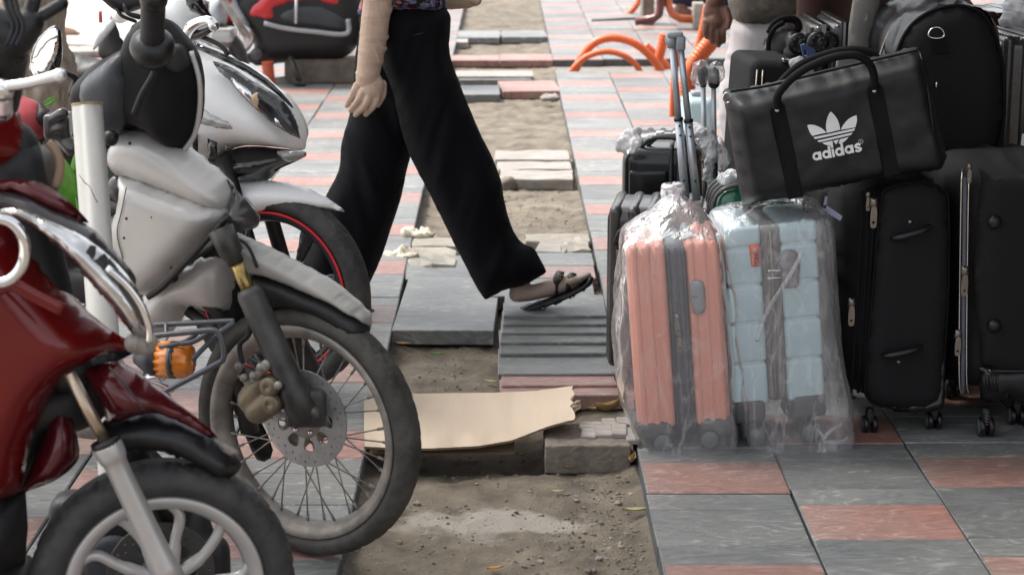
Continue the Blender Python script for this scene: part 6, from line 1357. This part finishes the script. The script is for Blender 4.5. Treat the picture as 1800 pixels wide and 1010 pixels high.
# --- red and black scooter parked across the far pavement
Fb = Frame((G(540, 148).x, G(540, 148).y+.1, 0), yaw=0); P_ = lambda L, w_=0: Fb.pts(L, w_)
t = thing('motorbike', 'red and black scooter parked across the pavement in the background on its side stand', 'motorbike', Fb.o)
part('underbody', inflate(Fb, smooth_outline(P_([(403, 10), (418, -20), (470, -40), (618, -40), (640, 0), (634, 60), (623, 88), (596, 103), (541, 105), (486, 112), (440, 111), (424, 102), (447, 84), (436, 60), (420, 34)], 0), 3), .34, .12, w0=0, res=.03), matte_plastic, t)
part('red_cover', inflate(Fb, smooth_outline(P_([(432, 18), (457, -6), (480, -40), (600, -40), (602, 0), (600, 16), (550, 4), (513, 8), (486, 18), (490, 40), (462, 36), (433, 30)], .13), 3, keep=(7, 8)), .12, .03, w0=.13, res=.022), bright_red, t)
part('side_panel', inflate(Fb, smooth_outline(P_([(482, 24), (513, 9), (550, 4), (580, 10), (608, 28), (613, 58), (560, 54), (500, 46)], .13), 3), .12, .04, w0=.13, res=.022), grey_plastic, t)
part('step_rail', tube(spline([Fb.at(x, y, .20) for x, y in ((464, 41), (500, 50), (550, 56), (608, 60), (612, 34))], 5), .016, 8, sq=.7), mat('silver_plastic', (.35, .36, .38), .3, .4), t)
part('red_stem_cover', inflate(Fb, smooth_outline(P_([(440, 104), (470, 100), (480, 112), (450, 116)], .05), 2), .1, .03, w0=.05, res=.02), matte_plastic, t)
part('exhaust_shield', inflate(Fb, smooth_outline(P_([(418, 38), (440, 48), (448, 68), (438, 88), (422, 98), (416, 70)], .17), 3), .06, .02, w0=.17, res=.018), mat('satin_alloy', (1, 1, 1)), t)
for k in range(3): part('shield_slot', limb([Fb.at(419+k*7, 50+k*5, .205), Fb.at(423+k*7, 60+k*5, .205)], [.012, .010]), chrome, t)
part('front_arm', limb([Fb.at(395, -20, .1), Fb.at(430, 45, .14)], [.03, .035]), mat('silver_plastic', (1, 1, 1)), t)
part('crank_cap', lathe(Frame(Fb.at(452, 95, .17)), 0, 0, [(.0005, .03), (.03, .03), (.04, .02), (.042, 0), (.02, .0)], 20, closed=False), gunmetal, t)
part('side_stand', tube([Fb.at(510, 100, .16), Fb.at(528, 147, .22)], .018, 10), fork_black, t); part('stand_foot', limb([Fb.at(520, 147, .22), Fb.at(534, 147, .22)], [.018, .018]), fork_black, t)
part('cable', tube([Fb.at(521, -10, .22), Fb.at(520, 42, .22)], .009, 8), mat('pale_cord', (.6, .6, .6), .6), t)
tyre(Fb, -.72, .27, .27, .05, .18, clean_rubber, t, 30); part('rim', lathe(Fb, -.72, .27, [(.18, -.03), (.18, .03), (.04, .02), (.0005, .02), (.0005, -.02), (.04, -.02)], 40), cast_alloy, t)
tyre(Fb, .62, .27, .27, .05, .18, clean_rubber, t, 30, name='rear_tyre'); part('rear_rim', lathe(Fb, .62, .27, [(.18, -.03), (.18, .03), (.04, .02), (.0005, .02), (.0005, -.02), (.04, -.02)], 40), cast_alloy, t)
part('seat', limb([Fb.p(.75, .78, 0), Fb.p(.3, .78, 0), Fb.p(-.1, .74, 0)], [.12, .12, .08]), matte_plastic, t)
part('leg_shield', inflate(Fb, smooth_outline([(-.62, .45), (-.50, .95), (-.38, 1.02), (-.35, .9), (-.42, .42)], 3), .34, .1, res=.03), bright_red, t)
# ------------------------------------------------------------------ pipe, trunk, plant, hoses, far things
a, b = V(153, 182, 4.08), V(176, 500, 4.0); d = (b-a); e = a+d*(a.z/(a.z-b.z)); e.z = .0
b2 = b+d*.6
t = thing('pipe', 'upright white plastic pipe with a stained top, standing between the motorbikes', 'pipe', (e.x, e.y, 0))
q = (e-a).normalized(); bm = bmesh.new()
me = tube([a+q*.012, a, e], .032, 40, cap=False); me2 = tube([a+q*.012, a, e], .029, 40, cap=False)
part('tube', join(me, me2, lathe((lambda K: K)(Frame(a)), 0, 0, [(.0290, 0), (.032, 0)], 40, closed=False)), pvc, t) if False else part('tube', join(me, me2), pvc, t)
rim_m = mat('rusty_stain', (.34, .24, .14), .8, var=.4, scale=40)
part('stained_rim', tube([a-q*.001, a+q*.004], .0325, 40, cap=False), rim_m, t)
part('crack', tube([a+(b-a)*k+Vector((dx, -.0322, 0)) for k, dx in ((.38, -.020), (.42, -.010), (.44, .0), (.50, .008), (.53, .014))], .0009, 5), mat('pipe_crack', (.2, .17, .14), .8), t)
# tree
c = V(62, 190, 7.2); base = Vector((c.x, 7.2, -.05)); K = Frame(base)
t = thing('tree', 'rough barked tree trunk at the left edge behind the handlebars', 'tree', base)
P = [base, base+Vector((.0, 0, .4)), Vector((V(62, 150, 7.2).x, 7.2, V(62, 150, 7.2).z)), Vector((V(45, 0, 7.2).x, 7.2, V(45, 0, 7.2).z)), Vector((V(30, -200, 7.2).x, 7.3, 2.3)), Vector((-1.9, 7.4, 3.4))]
Q = spline(P, 12); me = tube(Q, [.17-.0011*i if i > 12 else .20-.0025*i for i in range(len(Q))], 40)
bm = bmesh.new(); bm.from_mesh(me); bmesh.ops.subdivide_edges(bm, edges=bm.edges[:], cuts=1, use_grid_fill=True); bm.to_mesh(me); bm.free()
wobble(me, .03, 6, 1, (1, 1, .4)); wobble(me, .014, 26, 2, (1, 1, .35))
tk = part('trunk', me, bark, t)
br = []
for k in range(9):
    an = k*2.4; s0 = Q[-1-2*(k % 4)]; e_ = s0+Vector((math.cos(an)*1.9, math.sin(an)*1.9-.7, .9+.2*(k % 3))); br.append(limb([s0, s0.lerp(e_, .5)+Vector((0, 0, .15)), e_], [.05, .035, .015], 4, 8))
part('limbs', join(*br), bark, t)
vs_, fs = [], []
for i in range(5200):
    k = random.randrange(34); an = k*2.4; rr_ = 2.7*math.sqrt((k+.5)/34)
    cc = Vector((-1.9+math.cos(an)*rr_, 6.3+math.sin(an)*rr_, 4.5+.45*math.sin(k*1.7))); p = cc+Vector((random.gauss(0, .36), random.gauss(0, .36), random.gauss(0, .26)))
    if p.z < 3.5: continue
    r_ = Matrix.Rotation(random.random()*6.28, 3, 'Z') @ Matrix.Rotation(random.uniform(-.9, .9), 3, 'X'); s = random.uniform(.05, .10); n0 = len(vs_)
    for q_ in ((-1, 0, 0), (0, -.45, .1), (1, 0, -.05), (0, .45, .1)): vs_.append(p+r_ @ (Vector(q_)*s))
    fs += [(n0, n0+1, n0+2), (n0, n0+2, n0+3)]
part('crown', mesh_of(vs_, fs, False), leaf_green, t)  # out of view, widened and shifted towards the viewer to shade the foreground
# plant between the bikes
c = V(125, 320, 4.45)
t = thing('plant', 'broad-leaved green plant glimpsed between the red scooter and the white pipe', 'plant', (c.x, c.y, 0))
part('stem', limb([Vector((c.x+.07, c.y, 0)), Vector((c.x+.06, c.y, .3)), c+Vector((.01, 0, -.02))], [.006, .006, .005]), leaf_green, t)
for k, (px_, py_, s, an, tilt) in enumerate(((115, 318, .085, 1.9, .4), (135, 330, .08, 1.1, .2), (128, 352, .07, .7, .5), (110, 345, .07, 2.3, .3), (140, 300, .06, 1.5, .6), (160, 340, .07, .9, .2), (88, 178, .022, .6, .3))):
    o = V(px_, py_, 4.45+.02*k) if k < 6 else V(px_, py_, 5.2); vs_, fs = [], []
    for i in range(11):
        tt = i/10; wd = math.sin(math.pi*min(1, tt*1.02))**.8*.30
        for j in (-1, -.5, 0, .5, 1):
            x = (tt-.5)*2*s; y = j*wd*s*1.3; loc = Vector((x*math.cos(an)-y*math.sin(an), tilt*y-abs(j)*.1*s+(tt-.5)**2*s*.6, x*math.sin(an)+y*math.cos(an))); vs_.append(o+loc)
    for i in range(10):
        for j in range(4): a_ = i*5+j; fs.append((a_, a_+1, a_+6, a_+5))
    bm = bmesh.new(); bm.from_mesh(mesh_of(vs_, fs)); bmesh.ops.solidify(bm, geom=bm.faces[:], thickness=.001); me = bpy.data.meshes.new('l'); bm.to_mesh(me); bm.free(); me.polygons.foreach_set('use_smooth', [True]*len(me.polygons))
    part('leaf', me, leaf_green, t)
# orange conduits
def hose(L, r, lab, Ys, pitch=.016, seg=14):
    P = spline([V(x, y, Y) for (x, y), Y in zip(L, Ys)], 10); T = 0; pts, rs = [], []
    dens = []
    for i in range(len(P)-1):
        n_ = max(1, int((P[i+1]-P[i]).length/(pitch/4)))
        for k in range(n_): dens.append(P[i].lerp(P[i+1], k/n_))
    dens.append(P[-1]); s = 0
    for i, p in enumerate(dens):
        if i: s += (p-dens[i-1]).length
        rs.append(r*(1+.06*math.sin(2*math.pi*s/pitch)))
    solo('conduit_hose', tube(dens, rs, seg), hose_orange, lab, 'hose', 'orange corrugated conduits coming out of the pavement')
hose([(1008, 150), (1010, 130), (1022, 102), (1045, 76), (1076, 67), (1112, 75), (1140, 96), (1160, 122), (1164, 140)], .028, 'upper and longest arching orange conduit', [13.6]*9, .030)
hose([(996, 150), (1002, 130), (1016, 112), (1038, 97), (1070, 91), (1102, 101), (1122, 120), (1130, 140)], .021, 'lower arching orange conduit under the long one', [13.5]*8, .026)
hose([(1168, 60), (1164, 80), (1158, 108), (1160, 135)], .034, 'short straight orange conduit standing right of the arches', [13.7]*4, .028)
hose([(1134, 80), (1150, 95), (1172, 118), (1178, 138)], .030, 'thick orange conduit bending down behind the upright one', [13.9]*4, .034)
hose([(1190, 60), (1188, 100), (1184, 160), (1182, 205)], .016, 'thin vertical orange conduit behind the aluminium handle', [9.2]*4, .016)
hose([(1262, 62), (1248, 76), (1226, 104), (1212, 130), (1206, 168)], .040, 'thickest orange conduit rising to the vendor\'s hand', [9.4]*5, .018)
hose([(1244, 10), (1236, 50), (1226, 90), (1212, 125)], .021, 'slender orange conduit beside the thick one', [9.9]*4, .026)
hose([(1132, -20), (1120, 8), (1102, 28)], .026, 'short orange conduit at the top edge above the arches', [17.6]*3, .04)
# the painted steel stand
Yk = 16.2; Fb = Frame((V(1165, 30, Yk).x, Yk, 0)); A = lambda x, y, w_=0: Fb.at(x, y, w_)
t = thing('stand', 'maroon and orange painted steel stand on splayed feet at the top edge', 'stand', Fb.o)
part('post', join(tube([A(1162, -120), A(1161, 10), A(1158, 26), A(1148, 34), A(1116, 38)], .036, 10)), maroon_steel, t)
part('post', join(tube([A(1174, -120, -.03), A(1175, 10, -.03), A(1182, 26, -.03), A(1196, 33, -.03), A(1228, 35, -.03)], .034, 10)), orange_steel, t)
part('brace_rod', tube([A(1040, 36, .0), A(1118, 33, 0)], .010, 8), fork_black, t)
t = thing('concrete_block', 'small dark concrete block under the foot of the steel stand', 'concrete block', A(1120, 60)); part('block', rbox(Fb, *(lambda p, q_: (p[0], q_[0], p[1], q_[1]))(Fb.px(1108, 66), Fb.px(1136, 50)), .03, .18, .01), concrete, t)
solo('concrete_block', rbox(Fb, *(lambda p, q_: (p[0], q_[0], 0, q_[1]))(Fb.px(1134, 28), Fb.px(1156, -20)), -.6, -.3, .01), concrete, 'pale concrete block standing behind the steel stand', 'concrete block')
solo('concrete_block', rbox(Fb, *(lambda p, q_: (p[0], q_[0], 0, q_[1]))(Fb.px(1218, 34), Fb.px(1238, 5)), -.1, .1, .01), pale_concrete, 'pale low block by the bare foot of the seated customer', 'concrete block')
# kerb block behind the red scooter
g = G(500, 147); g2 = G(626, 147); solo('concrete_block', wobble(rbox(Frame((0, 0, 0)), g.x, g2.x, 0, V(520, 104, g.y).z, -g.y-.45, -g.y, .012), .004, 15), concrete, 'low grey concrete planter wall under the red and black scooter', 'concrete block')
g = G(472, 148); t = thing('conduit_hose', 'stub of orange corrugated conduit under the red and black scooter', 'hose', g)
Pq = [V(474, 150, g.y-.1).lerp(V(470, 108, g.y-.1), k/60) for k in range(61)]; part('stub', tube(Pq, [.038+.004*math.sin(k*.9) for k in range(61)], 14), mat('brick_orange', (.50, .10, .05), .5), t)
solo('stone', wobble(blob(G(492, 146), .07, .06, .05), .015, 12), pale_concrete, 'white stone beside the orange stub under the far scooter', 'stone')
# stacks of pavers by the road
Yk = 12.2
for i, (xa, xb, ya, yb, m, lab) in enumerate(((128, 176, 92, 102, pale_stone, 'topmost pale paver of the stack at the road edge'), (124, 174, 104, 118, pink_stone, 'pinkish paver in the middle of the stack at the road edge'), (132, 180, 119, 136, grey_stone, 'lowest grey paver of the stack at the road edge'), (112, 140, 136, 152, pale_stone, 'small pale paver lying in front of the stack'), (116, 136, 158, 172, pale_stone, 'broken pale paver nearest the trunk'))):
    p0 = V(xa, yb, Yk-.15*i); p1 = V(xb, ya, Yk-.15*i)
    solo('loose_slab', rbox(Frame((0, 0, 0)), p0.x, p1.x, p0.z, p0.z+.04, -p0.y-.3, -p0.y, .003, 1), m, lab, 'paving slab', 'pavers stacked at the road edge', origin=None)
# engine parts / crate of the bike beyond the visor
Fb = Frame((V(390, 60, 11.2).x, 11.2, 0)); P_ = lambda L, w_=0: Fb.pts(L, w_)
t = thing('motorbike', 'bare engine and pale tank of a motorbike behind the white scooter visor', 'motorbike', Fb.o)
part('engine_case', fuse(join(inflate(Fb, P_([(372, 52), (416, 44), (420, 84), (400, 90), (372, 82)]), .2, .04, res=.025), *[rbox(Fb, *(lambda p, q_: (p[0], q_[0], p[1], q_[1]))(Fb.px(372, 50+k*7), Fb.px(414, 47+k*7)), .02, .13, .004) for k in range(4)]), .012, 0), alloy, t)
part('tank', inflate(Fb, smooth_outline(P_([(368, 5), (390, -5), (400, 30), (392, 48), (374, 44)]), 3), .18, .07, res=.025), mat('pale_plastic', (1, 1, 1)), t)
part('frame', limb([Fb.at(385, -10, .05), Fb.at(412, 30, .08), Fb.at(432, 60, .08)], [.022, .022, .022]), dusty_steel, t)
tyre(Fb, Fb.px(350, 60)[0], .28, .28, .05, .2, clean_rubber, t, 30); part('engine_guard', limb([Fb.at(392, 90, .05), Fb.at(396, 130, .05)], [.02, .02]), fork_black, t)
# far end of the street
solo('far_wall', quad_box(-30, 30, 60, 60.4, -.1, 6), mat('far_wall_paint', (.40, .37, .33), .9), 'pale wall closing the far end of the street', 'wall')
